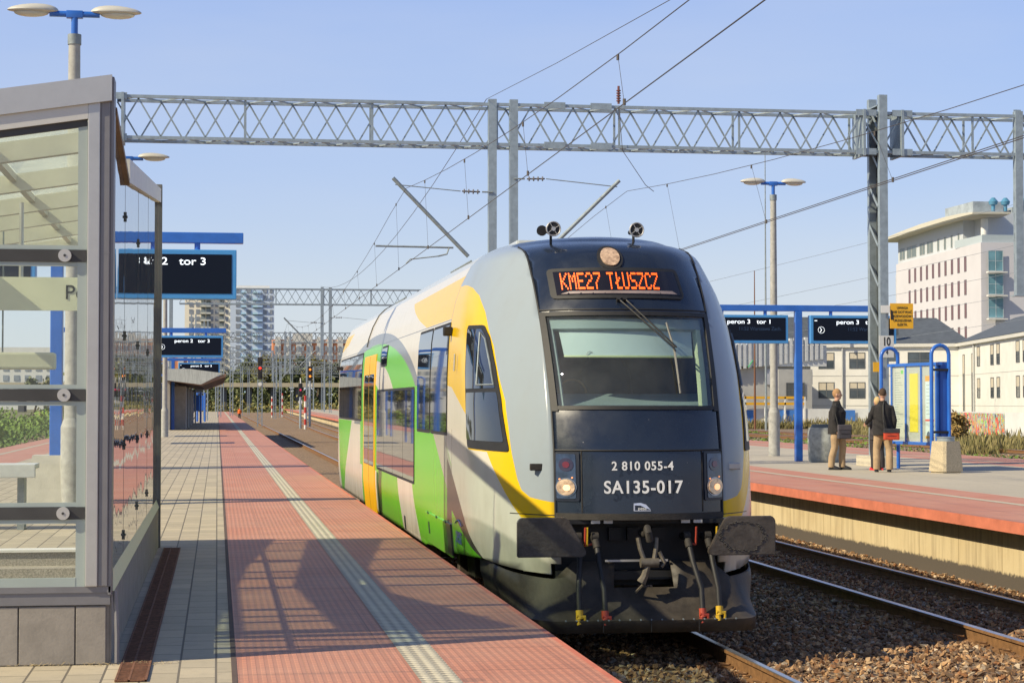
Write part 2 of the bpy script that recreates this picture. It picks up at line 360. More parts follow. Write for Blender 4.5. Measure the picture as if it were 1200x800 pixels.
# stones in the foreground, far too many to count
def stones(name,x0,x1,y0,y1,n,z0,mat,keep=None):
    P=np.stack([RNG.uniform(x0,x1,n),y0+(y1-y0)*RNG.random(n)**1.5,np.zeros(n)],1)
    if keep is not None: P=P[keep(P)]
    n=len(P); base=np.array([(1,0,0),(0,1,0),(-1,0,0),(0,-1,0),(0,0,1),(0,0,-1),(.6,.6,.5),(-.6,-.55,.5)])
    from math import cos,sin
    r=RNG.uniform(.016,.036,n); V=base[None,:6]*(1+RNG.uniform(-.35,.45,(n,6,1)))*r[:,None,None]*np.array([1.15,1.,.75])
    V=V+RNG.normal(0,.005,V.shape)
    A=RNG.uniform(0,6.28,n); B=RNG.uniform(-.9,.9,n)
    ca,sa,cb,sb=np.cos(A),np.sin(A),np.cos(B),np.sin(B)
    x=V[:,:,0].copy();z=V[:,:,2].copy(); V[:,:,0]=x*cb[:,None]+z*sb[:,None]; V[:,:,2]=-x*sb[:,None]+z*cb[:,None]
    x=V[:,:,0].copy();y=V[:,:,1].copy(); V[:,:,0]=x*ca[:,None]-y*sa[:,None]; V[:,:,1]=x*sa[:,None]+y*ca[:,None]
    P[:,2]=z0+RNG.uniform(-.006,.028,n); V+=P[:,None,:]
    F=np.array([(0,1,4),(1,2,4),(2,3,4),(3,0,4),(1,0,5),(2,1,5),(3,2,5),(0,3,5)])
    F=(F[None]+6*np.arange(n)[:,None,None]).reshape(-1,3)
    me=bpy.data.meshes.new(name); me.from_pydata(V.reshape(-1,3).tolist(),[],F.tolist()); me.update(); me.materials.append(mat)
    at=me.color_attributes.new('tone','FLOAT_COLOR','POINT')
    pal=np.array([(.15,.085,.045),(.28,.16,.08),(.40,.24,.12),(.19,.13,.085),(.50,.34,.19),(.30,.24,.18),(.26,.12,.05),(.56,.45,.32)])
    c=pal[RNG.choice(8,n,p=[.2,.2,.17,.15,.1,.06,.1,.02])]*RNG.uniform(.75,1.2,(n,1)); c=np.repeat(np.concatenate([c,np.ones((n,1))],1),6,0)
    at.data.foreach_set('color',c.ravel().astype(np.float32))
    o=bpy.data.objects.new(name,me); COL.objects.link(o); return tag(o,'crushed brown ballast stones around the tracks','ballast',kind='stuff')
m,gg,b=newmat('ballast_stone',.9); a=gg.t.nodes.new('ShaderNodeAttribute'); a.attribute_name='tone'
nn=gg.noise(gg.coords(),60,3); gg.t.links.new(gg.mix(.5,a.outputs[0],gg.maprange(nn,.3,.7,.45,1.3),'MULTIPLY'),b.inputs['Base Color']); M_stone=m
stones('ballast_stones',2.6,10.25,9.5,47,62000,-.955,M_stone)
stones('yard_stones',30,37,50,110,9000,-.98,M_stone)
# tracks
def track(label,cx,ys,off=lambda y:0.,clips=True,z=TZR,y1clip=60,rusty=False):
    t=thing('railway_track',label,'railway track',(cx,ys[0],z-.2))
    for s in (-1,1):
        c=cx+s*.753
        prof=[(c-.075,z-.172),(c+.075,z-.172),(c+.075,z-.16),(c+.01,z-.14),(c+.01,z-.045),(c+.036,z-.035),(c+.036,z-.006),(c-.036,z-.006),(c-.036,z-.035),(c-.01,z-.045),(c-.01,z-.14),(c-.075,z-.16)]
        r=strip(prof,ys,off).build('rail',M_rail,t)
        strip([(c-.034,z-.006),(c+.034,z-.006),(c+.026,z),(c-.026,z)],ys,off).build('rail_head',M_railtop if not rusty else M_rust,r)
    sl=MB(); cl=MB(); y=ys[0]
    while y<min(ys[-1],200):
        o=off(y); sl.box(cx-1.25+o,cx+1.25+o,y-.12,y+.12,z-.36,z-(.176 if y<50 else .2))
        if clips and y<y1clip:
            for s in (-1,1):
                for q in (-1,1):
                    c=cx+s*.753+q*.1+o
                    sl.box(c-.05,c+.05,y-.07,y+.07,z-.176,z-.160)
                    cl.tube([(c+.03*q,y-.05,z-.16),(c+.045*q,y-.05,z-.105),(c-.03*q,y-.045,z-.115),(c-.055*q,y,z-.115),(c-.03*q,y+.045,z-.115),(c+.045*q,y+.05,z-.105),(c+.03*q,y+.05,z-.16)],.011,6)
        y+=.6
    tag(sl.build('sleeper',pm('stained_sleeper',(.24,.19,.14),.9,var=.3,scale=6,bump=.3),t),kind='stuff')
    if cl.v: tag(cl.build('rail_clip',M_rail,t),kind='stuff')
    return t
YT=[-10]+list(range(-4,80,6))+list(range(84,180,6))+list(range(186,520,12))
track('near railway track under the railcar beside the red platform edge',TXC,YT)
track('second railway track along the far yellow platform wall',8.42,YT,ease)
YT2=list(range(60,330,15))
track('nearer rusty yard track beyond the far platform',38.9,YT2,clips=False,z=-.75)
track('farther rusty yard track beside the weeds and painted wall',43.6,YT2,clips=False,z=-.75)
track('rusty track left of the near platform below the hedge',-9.1,[5]+list(range(10,330,20)),clips=False,z=-.78)
# left platform (with the stairwell hole)
SX0,SX1,SY0,SY1=-4.6,-.72,11.75,20.6
pl=MB(); y0,y1=-12,345
def slabtop(m,x0,x1,y0,y1,z=0.): m.add([(x0,y0,z),(x1,y0,z),(x1,y1,z),(x0,y1,z)],[(0,1,2,3)])
slabtop(pl,-5.,SX0,y0,y1); slabtop(pl,SX0,SX1,y0,SY0); slabtop(pl,SX0,SX1,SY1,y1); slabtop(pl,SX1,.10,y0,y1)
tag(pl.build('platform_paving',M_pave),kind='structure')
for nm,(x0,x1) in {'platform_red_strip':(.10,2.12),'platform_far_red_strip':(-7.1,-5.)}.items():
    m=MB(); slabtop(m,x0,x1,y0,y1,.0); tag(m.build(nm,M_red),kind='structure')
m=MB(); slabtop(m,1.09,1.31,y0,y1,.004); tag(m.build('tactile_line',M_tact),kind='structure')
m=MB(); slabtop(m,-6.35,-6.2,y0,y1,.004); tag(m.build('far_tactile_line',M_tact),kind='structure')
m=MB(); m.box(.085,.115,y0,y1,-.05,.003); tag(m.build('drain_joint',pm('dark_joint',(.10,.07,.06),.9)),kind='structure')
m=MB(); m.box(2.12,2.16,y0,y1,-.14,-.001); m.box(1.9,2.12,y0,y1,-.14,-.1); tag(m.build('platform_edge_slab',M_redplain),kind='structure')
m=MB(); m.box(1.95,2.0,y0,y1,-1.05,-.14); m.box(-7.1,-7.05,y0,y1,-1.05,-.01); m.box(-7.1,2.0,y1,y1+.1,-1.05,-.01); tag(m.build('platform_wall',M_conc),kind='structure')
# stairwell of the underpass: steps climb away from the camera
st=thing('underpass_stairs','grey granite steps of the underpass stairwell inside the glass shelter','stairs',((SX0+SX1)/2,SY1,0))
w=MB(); w.box(SX0-.1,SX0,SY0-.1,SY1,-3.6,-.002); w.box(SX1,SX1+.08,SY0-.1,SY1,-3.6,-.002); w.box(SX0,SX1,SY0-.1,SY0,-3.6,-.002); w.build('well_wall',M_conc,st)
w=MB(); nos=MB()
for i in range(20):
    yy=SY1-.34*(i+1); zz=-.16*(i+1); w.box(SX0,SX1,yy,yy+.34,zz-.5,zz-.002 if i else zz)
    nos.box(SX0+.02,SX1-.02,yy+.335,yy+.345,zz-.001,zz+.155)
w.box(SX0,SX1,SY1-.001,SY1+.12,-.6,-.003); w.build('steps',M_conc2,st)
w=MB(); w.box(SX0,SX1,SY1-.03,SY1+.25,-.02,.004); w.build('top_edge_strip',M_white,st)
# drainage grate beside the shelter
gr=thing('drain_grate','rusty slotted drain channel set in the paving beside the glass shelter','grate',(-.46,16,0))
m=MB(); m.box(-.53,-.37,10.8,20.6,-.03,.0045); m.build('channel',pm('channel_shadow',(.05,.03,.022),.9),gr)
m=MB(); y=10.8
while y<20.6: m.box(-.53,-.37,y,y+.02,.002,.012); y+=.045
for x in (-.535,-.465,-.375): m.box(x-.006,x+.006,10.8,20.6,.002,.013)
m.build('grate_bars',M_rust,gr)
# right platform
YP=[-12,0,12,24,36,48,60,72]+list(range(84,200,8))+list(range(200,500,15))
def rs(x0,x1,z,y1=485): return sheet(x0,x1,z,-12,y1,ease)
PR0,PR1=10.0,21.3
tag(rs(12.62,18.7,0).build('far_platform_paving',M_paveR),kind='structure')
for nm,(x0,x1) in {'far_platform_red_strip':(PR0,12.62),'far_platform_rear_red_strip':(18.7,PR1)}.items(): tag(rs(x0,x1,0).build(nm,M_red),kind='structure')
tag(rs(11.62,11.80,.004).build('far_platform_tactile_line',M_tact),kind='structure'); tag(rs(19.5,19.66,.004).build('far_platform_rear_line',M_tact),kind='structure')
tag(strip([(PR0-.03,-.15),(PR0,-.15),(PR0,-.001),(PR0-.03,-.001)],YP,ease).build('far_platform_edge',M_redplain),kind='structure')
tag(strip([(PR0,-.15),(10.28,-.15),(10.28,-.11),(PR0,-.11)],YP,ease).build('far_platform_soffit',M_conc),kind='structure')
def wallmat():
    m,g,b=newmat('stained_yellow_concrete',.85); o=g.coords(); x,y,z=g.sep(o)
    br=brick(g,combine(g,y,g.m('ADD',z,10.)),(.60,.50,.31),(.56,.46,.28),(.33,.26,.15),1.55,20.,.012,offset=0)
    n=g.noise(o,1.2,6); n2=g.noise(combine(g,g.m('MULTIPLY',y,5.),g.m('MULTIPLY',z,.4)),1.5,5); n3=g.noise(o,14,4)
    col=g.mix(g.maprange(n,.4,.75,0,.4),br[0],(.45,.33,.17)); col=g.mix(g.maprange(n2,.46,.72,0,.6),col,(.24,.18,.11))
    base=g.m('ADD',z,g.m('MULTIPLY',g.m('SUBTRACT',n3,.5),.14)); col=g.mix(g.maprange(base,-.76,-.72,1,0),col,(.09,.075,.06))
    g.t.links.new(col,b.inputs['Base Color']); g.bump(n3,.3,.01,b); return m
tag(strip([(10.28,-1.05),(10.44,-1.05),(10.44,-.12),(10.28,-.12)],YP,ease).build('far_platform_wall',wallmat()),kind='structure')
tag(strip([(PR1,-1.05),(PR1+.05,-1.05),(PR1+.05,-.001),(PR1,-.001)],YP,ease).build('far_platform_rear_wall',M_conc),kind='structure')
# ---------------- the railcar ----------------
TY0=17.75; TL=24.0; PE=2.2
_Z=[.3,.6,1.0,2.0,2.6,3.0,3.2,3.4,3.6,3.8,3.92,3.98,4.01,4.03,4.04]; _W=[1.36,1.40,1.435,1.435,1.43,1.41,1.38,1.335,1.265,1.16,1.04,.92,.76,.46,.0]
def tW(z): return float(np.interp(z,_Z,_W))
def tYC(z): return float(np.interp(z,[.3,1.19,1.8,2.2,2.6,3.1,3.5,3.75,3.88,3.95,3.99,4.02,4.04],[.2,.2,.24,.36,.52,.78,1.05,1.27,1.45,1.7,2.0,2.5,3.2]))
def tD(z): return float(np.interp(z,[.3,1.2,2.2,3.1,3.6,4.04],[2.0,2.0,2.1,2.4,2.4,1.8]))
# smooth the polyline profile a little
def sm(f,h):
    return lambda z: (f(max(.3,z-h))+2*f(z)+f(min(4.04,z+h)))/4
tYCs=sm(tYC,.12)
def front(x,z,o=0.):
    """point of the nose at lateral x, height z above the rail, pushed out by o"""
    q=min(.9999,abs(x)/max(tW(z),1e-6)); g=1-(1-q**PE)**(1/PE)
    p=Vector((x,tYCs(z)+tD(z)*g,z))
    if o:
        e=.01; a=front(x+e,z)-front(x-e,z); b=front(x,min(4.03,z+e))-front(x,z-e); n=a.cross(b).normalized()
        if n.y>0: n=-n
        p=p+n*o
    return p
def side(y,z,sgn=-1,o=0.):
    g=min(1,max(0,(y-tYCs(z))/tD(z))); q=(1-(1-g)**PE)**(1/PE)
    p=Vector((sgn*tW(z)*q,y,z))
    if o:
        e=.02; a=side(y+e,z,sgn)-side(y-e,z,sgn); b=side(y,z+e,sgn)-side(y,z-e,sgn); n=a.cross(b).normalized()
        if n.x*sgn<0: n=-n
        p=p+n*o
    return p
train=thing('railcar','white, green and yellow diesel railcar with a dark front standing at the red platform edge','train',(TXC,TY0,TZR))
TO=Vector((TXC,TY0,TZR))
def patch(name,chart,pts,o0,o1,mat,parent=train,du=.12,dv=.12,sgn=-1,smooth=False):
    """panel lying on the body: 2D outline in the chart, from offset o0 to o1"""
    bm=bmesh.new(); vs=[bm.verts.new((p[0],p[1],0)) for p in pts]; bm.faces.new(vs)
    us=[p[0] for p in pts]; ws=[p[1] for p in pts]
    for ax,lo,hi,d in ((0,min(us),max(us),du),(1,min(ws),max(ws),dv)):
        n=int((hi-lo)/d)
        for i in range(1,n+1):
            c=lo+(hi-lo)*i/(n+1); co=[0,0,0]; co[ax]=c; no=[0,0,0]; no[ax]=1
            bmesh.ops.bisect_plane(bm,geom=list(bm.verts)+list(bm.edges)+list(bm.faces),plane_co=co,plane_no=no)
    r=bmesh.ops.extrude_face_region(bm,geom=list(bm.faces)); top=[v for v in r['geom'] if isinstance(v,bmesh.types.BMVert)]
    tops=set(top)
    for v in bm.verts:
        o=o1 if v in tops else o0
        v.co=(chart(v.co.x,v.co.y,o) if chart is front else side(v.co.x,v.co.y,sgn,o))
    m=MB(); m.bm(bm,Matrix.Translation(TO),smooth=True); return m.build(name,mat,parent)
def rrect(x0,x1,z0,z1,r=.06,n=4):
    pts=[]
    for cx,cz,a in ((x1-r,z1-r,0),(x0+r,z1-r,90),(x0+r,z0+r,180),(x1-r,z0+r,270)):
        for i in range(n+1):
            t=R(a+90*i/n); pts.append((cx+r*math.cos(t),cz+r*math.sin(t)))
    return pts
def roundpoly(pts,r=.05,n=3):
    out=[]; m=len(pts)
    for i,p in enumerate(pts):
        p=Vector(p).to_2d() if len(p)>2 else Vector(p); a=Vector(pts[i-1]); b=Vector(pts[(i+1)%m])
        da=(a-p); db=(b-p); ra=min(r,da.length*.45); rb=min(r,db.length*.45); A=p+da.normalized()*ra; B=p+db.normalized()*rb
        for k in range(n+1):
            t=k/n; q=A*(1-t)**2+p*2*t*(1-t)+B*t*t; out.append((q.x,q.y))
    return out
# --- livery shader, polygons in the side plane (y back from the nose, z above the rail) ---
def livery():
    m,g,b=newmat('railcar_livery',.24); o=g.coords(); x,y,z=g.sep(o)
    # object coordinates are the railcar's own
    yz=combine(g,y,z,1.)
    def half(a,bb,c):
        n=g.t.nodes.new('ShaderNodeVectorMath'); n.operation='DOT_PRODUCT'; g.t.links.new(yz,n.inputs[0]); n.inputs[1].default_value=(a,bb,c)
        return g.m('GREATER_THAN',n.outputs['Value'],0.)
    def poly(pts):
        A=sum(pts[i][0]*pts[(i+1)%len(pts)][1]-pts[(i+1)%len(pts)][0]*pts[i][1] for i in range(len(pts)))
        if A<0: pts=pts[::-1]
        r=None
        for i,p in enumerate(pts):
            q=pts[(i+1)%len(pts)]; dy,dz=q[0]-p[0],q[1]-p[1]
            h=half(-dz,dy,dz*p[0]-dy*p[1]); r=h if r is None else g.m('MULTIPLY',r,h)
        return r
    def ell(y0,z0,a,bb):
        u=g.m('DIVIDE',g.m('SUBTRACT',y,y0),a); w=g.m('DIVIDE',g.m('SUBTRACT',z,z0),bb)
        return g.m('LESS_THAN',g.m('ADD',g.m('MULTIPLY',u,u),g.m('MULTIPLY',w,w)),1.)
    CR=(.60,.57,.50); GREY=(.36,.42,.46); PIL=(.285,.335,.375); YE=(.74,.47,.002); GN=(.13,.50,.02); DK=(.045,.05,.055); ROOF=(.46,.49,.49)
    col=CR
    def lay(f,c):
        nonlocal col; col=g.mix(f,col,c)
    def U(*f):
        r=f[0]
        for q in f[1:]: r=g.m('MAXIMUM',r,q)
        return r
    lay(half(0,1,-3.80),ROOF)                       # roof
    # arcs on the side wall
    win=poly([(7.0,1.2),(17.3,1.2),(17.3,3.6),(7.0,3.6)])
    lay(g.m('MULTIPLY',ell(14.6,1.9,8.35,1.50),poly([(7.1,1.9),(18.8,1.9),(18.8,3.6),(7.1,3.6)])),(.20,.22,.25))
    lay(g.m('MULTIPLY',ell(14.6,1.9,7.95,1.33),win),GN)
    lay(g.m('MULTIPLY',ell(14.6,1.9,4.6,1.07),poly([(7,1.9),(15.6,1.9),(15.6,3.6),(7,3.6)])),CR)
    lay(g.m('MULTIPLY',ell(14.8,1.9,2.5,.72),poly([(7,1.9),(15.6,1.9),(15.6,3.6),(7,3.6)])),GN)
    # lower greens
    lay(poly([(4.2,.3),(7.45,.3),(7.45,2.6),(6.9,2.6),(6.9,1.93),(4.2,1.93)][:2]+[(7.45,2.0),(4.2,2.0)]),GN)
    lay(poly([(7.1,1.2),(7.5,1.2),(7.5,2.5),(7.1,2.5)]),GN)
    lay(poly([(7.1,.3),(13.7,.3),(13.7,1.3),(7.1,1.3)]),GN)
    lay(poly([(10.04,1.25),(7.9,1.25),(6.95,.45),(9.3,.45)]),CR)
    lay(poly([(16.55,.3),(17.3,.3),(16.7,1.6),(16.5,2.4)]),GN)
    lay(poly([(23.6,1.95),(19.55,1.95),(22.4,.45),(22.9,.45)]),GN)
    lay(poly([(3.5,.3),(5.6,.3),(5.6,1.2),(5.364,1.93),(4.226,1.93),(3.5,1.61)]),GN)
    lay(poly([(5.364,1.93),(4.226,1.93),(3.47,1.58),(3.47,1.15)]),(.36,.36,.30))
    lay(poly([(4.226,1.93),(3.47,1.6),(3.47,1.93)]),CR)
    # cab end: dark band with the green triangle
    lay(poly([(3.5,1.54),(.90,.655),(1.526,.62),(3.9,.62),(3.9,1.7)]),DK)
    lay(poly([(3.47,1.12),(1.526,.74),(1.7,.6),(3.47,.6)]),GN)
    lay(half(1,0,-3.47) if False else poly([(3.47,.3),(3.5,.3),(3.5,.3),(3.47,1.6)][:3]),GN)
    # the yellow band sweeps down between two curves; in front of it the grey-blue pillar
    def curve(pts):
        cr=g.t.nodes.new('ShaderNodeValToRGB'); e=cr.color_ramp.elements
        P=[((z_-1.)/3.1,y_/5.) for z_,y_ in pts]; e[0].position=P[0][0]; e[0].color=(P[0][1],)*3+(1,); e[1].position=P[-1][0]; e[1].color=(P[-1][1],)*3+(1,)
        for p_,v_ in P[1:-1]: q=e.new(p_); q.color=(v_,v_,v_,1)
        g.t.links.new(g.m('DIVIDE',g.m('SUBTRACT',z,1.),3.1),cr.inputs[0]); return g.m('MULTIPLY',g.sep(cr.outputs[0])[0],5.)
    yo=curve([(1.19,.0),(1.335,.30),(1.345,.50),(1.385,.71),(1.45,.81),(1.55,.87),(1.68,.92),(2.05,1.08),(2.30,1.21),(2.85,1.68),(3.21,2.12),(3.40,2.49),(3.50,2.9),(3.545,3.25),(3.57,3.6),(3.58,4.6)])
    yi=curve([(1.19,.80),(1.80,1.43),(1.81,2.1),(2.12,2.1),(2.46,3.56),(2.47,3.97),(4.0,3.97)])
    ab=half(0,1,-1.19)
    lay(g.m('MULTIPLY',ab,g.m('LESS_THAN',y,g.m('MINIMUM',yo,3.97))),PIL)
    lay(g.m('MULTIPLY',ab,g.m('MULTIPLY',g.m('GREATER_THAN',y,yo),g.m('LESS_THAN',y,yi))),YE)
    # yellow on the roof shoulder
    lay(poly([(9.568,3.66),(8.8,3.50),(7.7,3.34),(6.6,3.215),(3.95,3.215),(3.95,3.70),(4.05,3.70)]),YE)
    lay(poly([(19.6,3.66),(21.2,3.53),(22.3,3.42),(22.9,3.22),(24.1,3.22),(24.1,3.66)]),YE)
    # thin seams
    seam=U(g.m('COMPARE',y,3.97,.012),g.m('MULTIPLY',g.m('COMPARE',y,16.5,.012),half(0,1,-3.2)),g.m('MULTIPLY',g.m('COMPARE',z,3.205,.006),g.m('GREATER_THAN',y,3.97)))
    lay(g.m('MULTIPLY',g.m('COMPARE',y,3.47,.010),g.m('LESS_THAN',z,2.0)),(.1,.1,.09))
    lay(g.m('MULTIPLY',seam,.8),(.04,.04,.04))
    lay(g.m('MULTIPLY',g.m('COMPARE',z,1.225,.005),g.m('LESS_THAN',y,.95)),(.03,.03,.02))
    # road dirt, a little heavier low down, and streaks
    n=g.noise(combine(g,g.m('MULTIPLY',y,2.),g.m('MULTIPLY',z,.5),x),2.2,6,.65); n2=g.noise(o,5,5)
    lay(g.m('MULTIPLY',g.maprange(n,.4,.8,0,.5),g.maprange(z,.5,1.7,1,.18)),(.26,.21,.14))
    for y_ in (9.15,11.6,18.2): lay(g.m('MULTIPLY',g.m('COMPARE',y,y_,.006),g.m('LESS_THAN',z,1.2)),(.08,.1,.05))
    lay(g.m('MULTIPLY',g.maprange(z,.52,.85,.4,0),g.maprange(n2,.3,.6,.3,1)),(.13,.10,.07))
    lay(g.maprange(n2,.55,.85,0,.12),(.2,.18,.15))
    g.t.links.new(col,b.inputs['Base Color']); b.inputs['Coat Weight'].default_value=.0; b.inputs['Coat Roughness'].default_value=.05; b.inputs['Specular IOR Level'].default_value=.18
    b.inputs['Roughness'].default_value=.2
    return m
M_liv=livery()
M_mask=pm('dark_blue_front_panel',(.017,.021,.03),.22,var=.35,scale=3,coat=.5,rvar=.1)
def maskmat():
    m,g,b=newmat('dark_front_gloss',.25); o=g.coords(); v=g.t.nodes.new('ShaderNodeTexVoronoi'); v.inputs['Scale'].default_value=9; g.t.links.new(o,v.inputs[0])
    n=g.noise(o,2,6); col=g.mix(g.maprange(n,.35,.75,0,.6),(.010,.016,.032),(.022,.03,.045))
    s=g.m('LESS_THAN',v.outputs['Distance'],g.m('MULTIPLY',g.sep(v.outputs['Color'])[0],.045)); col=g.mix(g.m('MULTIPLY',s,.6),col,(.4,.4,.38))
    g.t.links.new(col,b.inputs['Base Color']); g.t.links.new(g.maprange(n,.3,.7,.15,.4),b.inputs['Roughness']); b.inputs['Coat Weight'].default_value=.35; b.inputs['Coat Roughness'].default_value=.1; return m
M_mask=maskmat()
# body grid: rows in z, columns across the nose then straight back
def body():
    zs=sorted(set([round(z,4) for z in list(np.arange(.5,3.2,.09))+list(np.arange(3.2,3.8,.05))+[1.19,3.8,3.85,3.9,3.93,3.96,3.98,3.995,4.005,4.015,4.025,4.032,4.04]]))
    NQ=22; ycol=[0,.5,1,2,4,6,8,10,12,14,16,18,19.5]
    bm=bmesh.new(); grid=[]
    for z in zs:
        row=[]; half=[]
        for i in range(NQ+1):
            q=math.sin(i/NQ*PI/2); g_=1-(max(0,1-q**PE))**(1/PE); half.append((tW(z)*q,tYCs(z)+tD(z)*g_))
        ye=half[-1][1]
        for f in (.02,.05,.1,.2,.35,.5,.65,.8,.92): half.append((tW(z),ye+(TL-.35-ye)*f))
        for a in (0,.3,.6,.8,1.): half.append((max(0,tW(z)-.35+.35*math.cos(a*PI/2)),TL-.35+.35*math.sin(a*PI/2)))
        half.append((0,TL))
        pts=[(-x,y) for x,y in half[::-1]]+[(x,y) for x,y in half[1:-1]]
        grid.append([bm.verts.new((x,y,z)) for x,y in pts])
    n=len(grid[0])
    for i in range(len(grid)-1):
        for j in range(n):
            q=[grid[i][j],grid[i][(j+1)%n],grid[i+1][(j+1)%n],grid[i+1][j]]
            try: bm.faces.new(q)
            except Exception: pass
    bmesh.ops.remove_doubles(bm,verts=bm.verts,dist=.0015)
    return bm
bmB=body()
def cut(bm,co,no,sel):
    fs=[f for f in bm.faces if sel(f.calc_center_median())]
    ge=set(fs)
    for f in fs: ge.update(f.edges); ge.update(f.verts)
    bmesh.ops.bisect_plane(bm,geom=list(ge),plane_co=co,plane_no=no,dist=1e-5)
xm=lambda z: float(np.interp(z,[1.19,2.3,3.1,3.5,3.95,4.04],[.806,.812,.838,.85,.86,.86]))
isf=lambda c:c.y<3.6
bands=[1.19,1.75,2.3,2.7,3.1,3.5,3.75,3.95]
for z in bands: cut(bmB,(0,0,z),(0,0,1),lambda c:c.y<4.2)
zb=bands+[4.05]
for a,bz in zip(zb[:-1],zb[1:]):
    for s in (-1,1):
        p=Vector((s*xm(a),0,a)); q=Vector((s*xm(bz),0,bz)); no=(q-p).cross(Vector((0,1,0)))
        cut(bmB,p,no,lambda c:c.y<4.2 and a-.001<c.z<bz+.001)
cut(bmB,(0,2.9,0),(0,1,0),lambda c:c.z>3.9)
# white lower corners reach down to z .62; the body's lower edge rises towards the nose
for p,q in (((0,.62),(1.53,.75)),((1.53,.75),(3.65,.65)),((3.65,.65),(7,.53)),((7,.53),(24.2,.52))):
    P=Vector((0,p[0],p[1])); Q=Vector((0,q[0],q[1])); no=(Q-P).cross(Vector((1,0,0)))
    cut(bmB,P,no,lambda c:p[0]-.02<c.y<q[0]+.02 and c.z<1.0)
def lowz(y): return float(np.interp(y,[0,1.53,3.65,7,24.2],[.62,.75,.65,.53,.52]))
def inmask(c): return abs(c.x)<xm(c.z)-.002 and c.y<2.9 and c.y<tYCs(min(c.z,4.04))+2.2
dele=[f for f in bmB.faces if f.calc_center_median().z<lowz(f.calc_center_median().y)-.003 or (f.calc_center_median().z<1.19 and abs(f.calc_center_median().x)<.805 and f.calc_center_median().y<3)]
bmesh.ops.delete(bmB,geom=dele,context='FACES')
bmM=bmB.copy()
bmesh.ops.delete(bmB,geom=[f for f in bmB.faces if inmask(f.calc_center_median())],context='FACES')
bmesh.ops.delete(bmM,geom=[f for f in bmM.faces if not inmask(f.calc_center_median())],context='FACES')
# windscreen opening
WS=[(-.77,2.25),(.77,2.25),(.79,3.125),(.79,3.125)]
for z in (2.25,3.12): cut(bmM,(0,0,z),(0,0,1),lambda c:True)
for s in (-1,1): cut(bmM,(s*.755,0,2.25),(Vector((s*.79,0,3.12))-Vector((s*.755,0,2.25))).cross(Vector((0,1,0))),lambda c:2.25-.001<c.z<3.121)
wx=lambda z:.755+.035*(z-2.25)/.87
bmesh.ops.delete(bmM,geom=[f for f in bmM.faces if 2.25<f.calc_center_median().z<3.12 and abs(f.calc_center_median().x)<wx(f.calc_center_median().z)],context='FACES')
def solid(bm,name,mat,th=.02,parent=train):
    bmesh.ops.delete(bm,geom=[v for v in bm.verts if not v.link_faces],context='VERTS')
    bmesh.ops.recalc_face_normals(bm,faces=bm.faces)
    m=MB(); m.bm(bm,Matrix.Translation(TO),smooth=True); o=m.build(name,mat,parent)
    me=o.data
    return o
ob=solid(bmB,'body',M_liv); om=solid(bmM,'front_panel',M_mask)
for o in (ob,om):
    md=o.modifiers.new('thickness','SOLIDIFY'); md.thickness=.02; md.offset=-1
# mask seams
def strip_on(chart,pts,w,o,mat,name,parent=train,sgn=-1):
    P=[TO+(chart(a,bb,o) if chart is front else side(a,bb,sgn,o)) for a,bb in pts]
    m=MB(); m.tube(P,w,6); return m.build(name,mat,parent)
def lin(a,b,n): return [(a[0]+(b[0]-a[0])*i/n,a[1]+(b[1]-a[1])*i/n) for i in range(n+1)]
for s in (-1,1):
    strip_on(front,[(s*xm(z),z) for z in np.linspace(1.2,3.9,40)],.011,.0,M_black,'edge_seal',om)
strip_on(front,lin((-.80,1.835),(.80,1.835),30),.010,.0,M_black,'panel_joint',om)
strip_on(front,[(x,3.185-.0*x*x) for x in np.linspace(-.835,.835,30)],.010,.0,M_black,'panel_joint',om)
patch('lower_lip',front,[(-.80,1.19),(.80,1.19),(.80,1.25),(-.80,1.25)],.0,.012,M_dark,om)
# windscreen frame + glass + interior
fr=patch('windscreen_frame',front,rrect(-.80,.80,2.215,2.25,.01),-.01,.012,M_black)
for pts in ([(-.805,2.2),(-.755,2.2),(-.79,3.16),(-.835,3.16)],[(.805,2.2),(.755,2.2),(.79,3.16),(.835,3.16)],[(-.80,3.12),(.80,3.12),(.80,3.16),(-.80,3.16)]):
    patch('frame_bar',front,pts,-.01,.012,M_black,fr)
patch('windscreen',front,[(-.755,2.25),(.755,2.25),(.79,3.12),(-.79,3.12)],-.008,-.002,M_tglass,du=.06,dv=.06)
M_cab=pm('cab_teal_lining',(.26,.325,.32),.6,var=.06); M_blind=pm('sun_blind',(.55,.64,.62),.7,var=.05,scale=2)
M_cabd=pm('cab_dark',(.04,.055,.075),.7,var=.2)
cab=MB(); T=lambda x,y,z:(TXC+x,TY0+y,TZR+z)
def tbox(m,x0,x1,y0,y1,z0,z1): return m.box(TXC+x0,TXC+x1,TY0+y0,TY0+y1,TZR+z0,TZR+z1)
c=MB(); tbox(c,-.95,.95,2.55,2.6,1.9,3.5); tbox(c,-.95,-.90,1.5,2.55,1.9,3.2); tbox(c,.90,.95,1.5,2.55,1.9,3.2); tbox(c,-.8,.8,1.5,2.5,3.34,3.38); tbox(c,-1.,1.,.8,2.5,1.85,1.9)
c.build('cab_interior',M_cabd,train)
patch('cab_header',front,[(-.78,3.02),(.78,3.02),(.785,3.118),(-.785,3.118)],-.10,-.045,M_cab)
bo=patch('sun_blind',front,[(-.70,2.775),(.67,2.775),(.70,3.03),(-.73,3.03)],-.105,-.095,M_blind)
patch('blind_rail',front,[(-.70,2.76),(.67,2.76),(.67,2.776),(-.70,2.776)],-.108,-.088,pm('blind_rail_green',(.55,.6,.3),.5),bo)
q=MB(); q.tube([T(-.42+.03*math.cos(a),.78,2.745+.03*math.sin(a)) for a in np.linspace(0,2*PI,13)],.005,5,caps=False); q.build('blind_ring',M_white,bo)
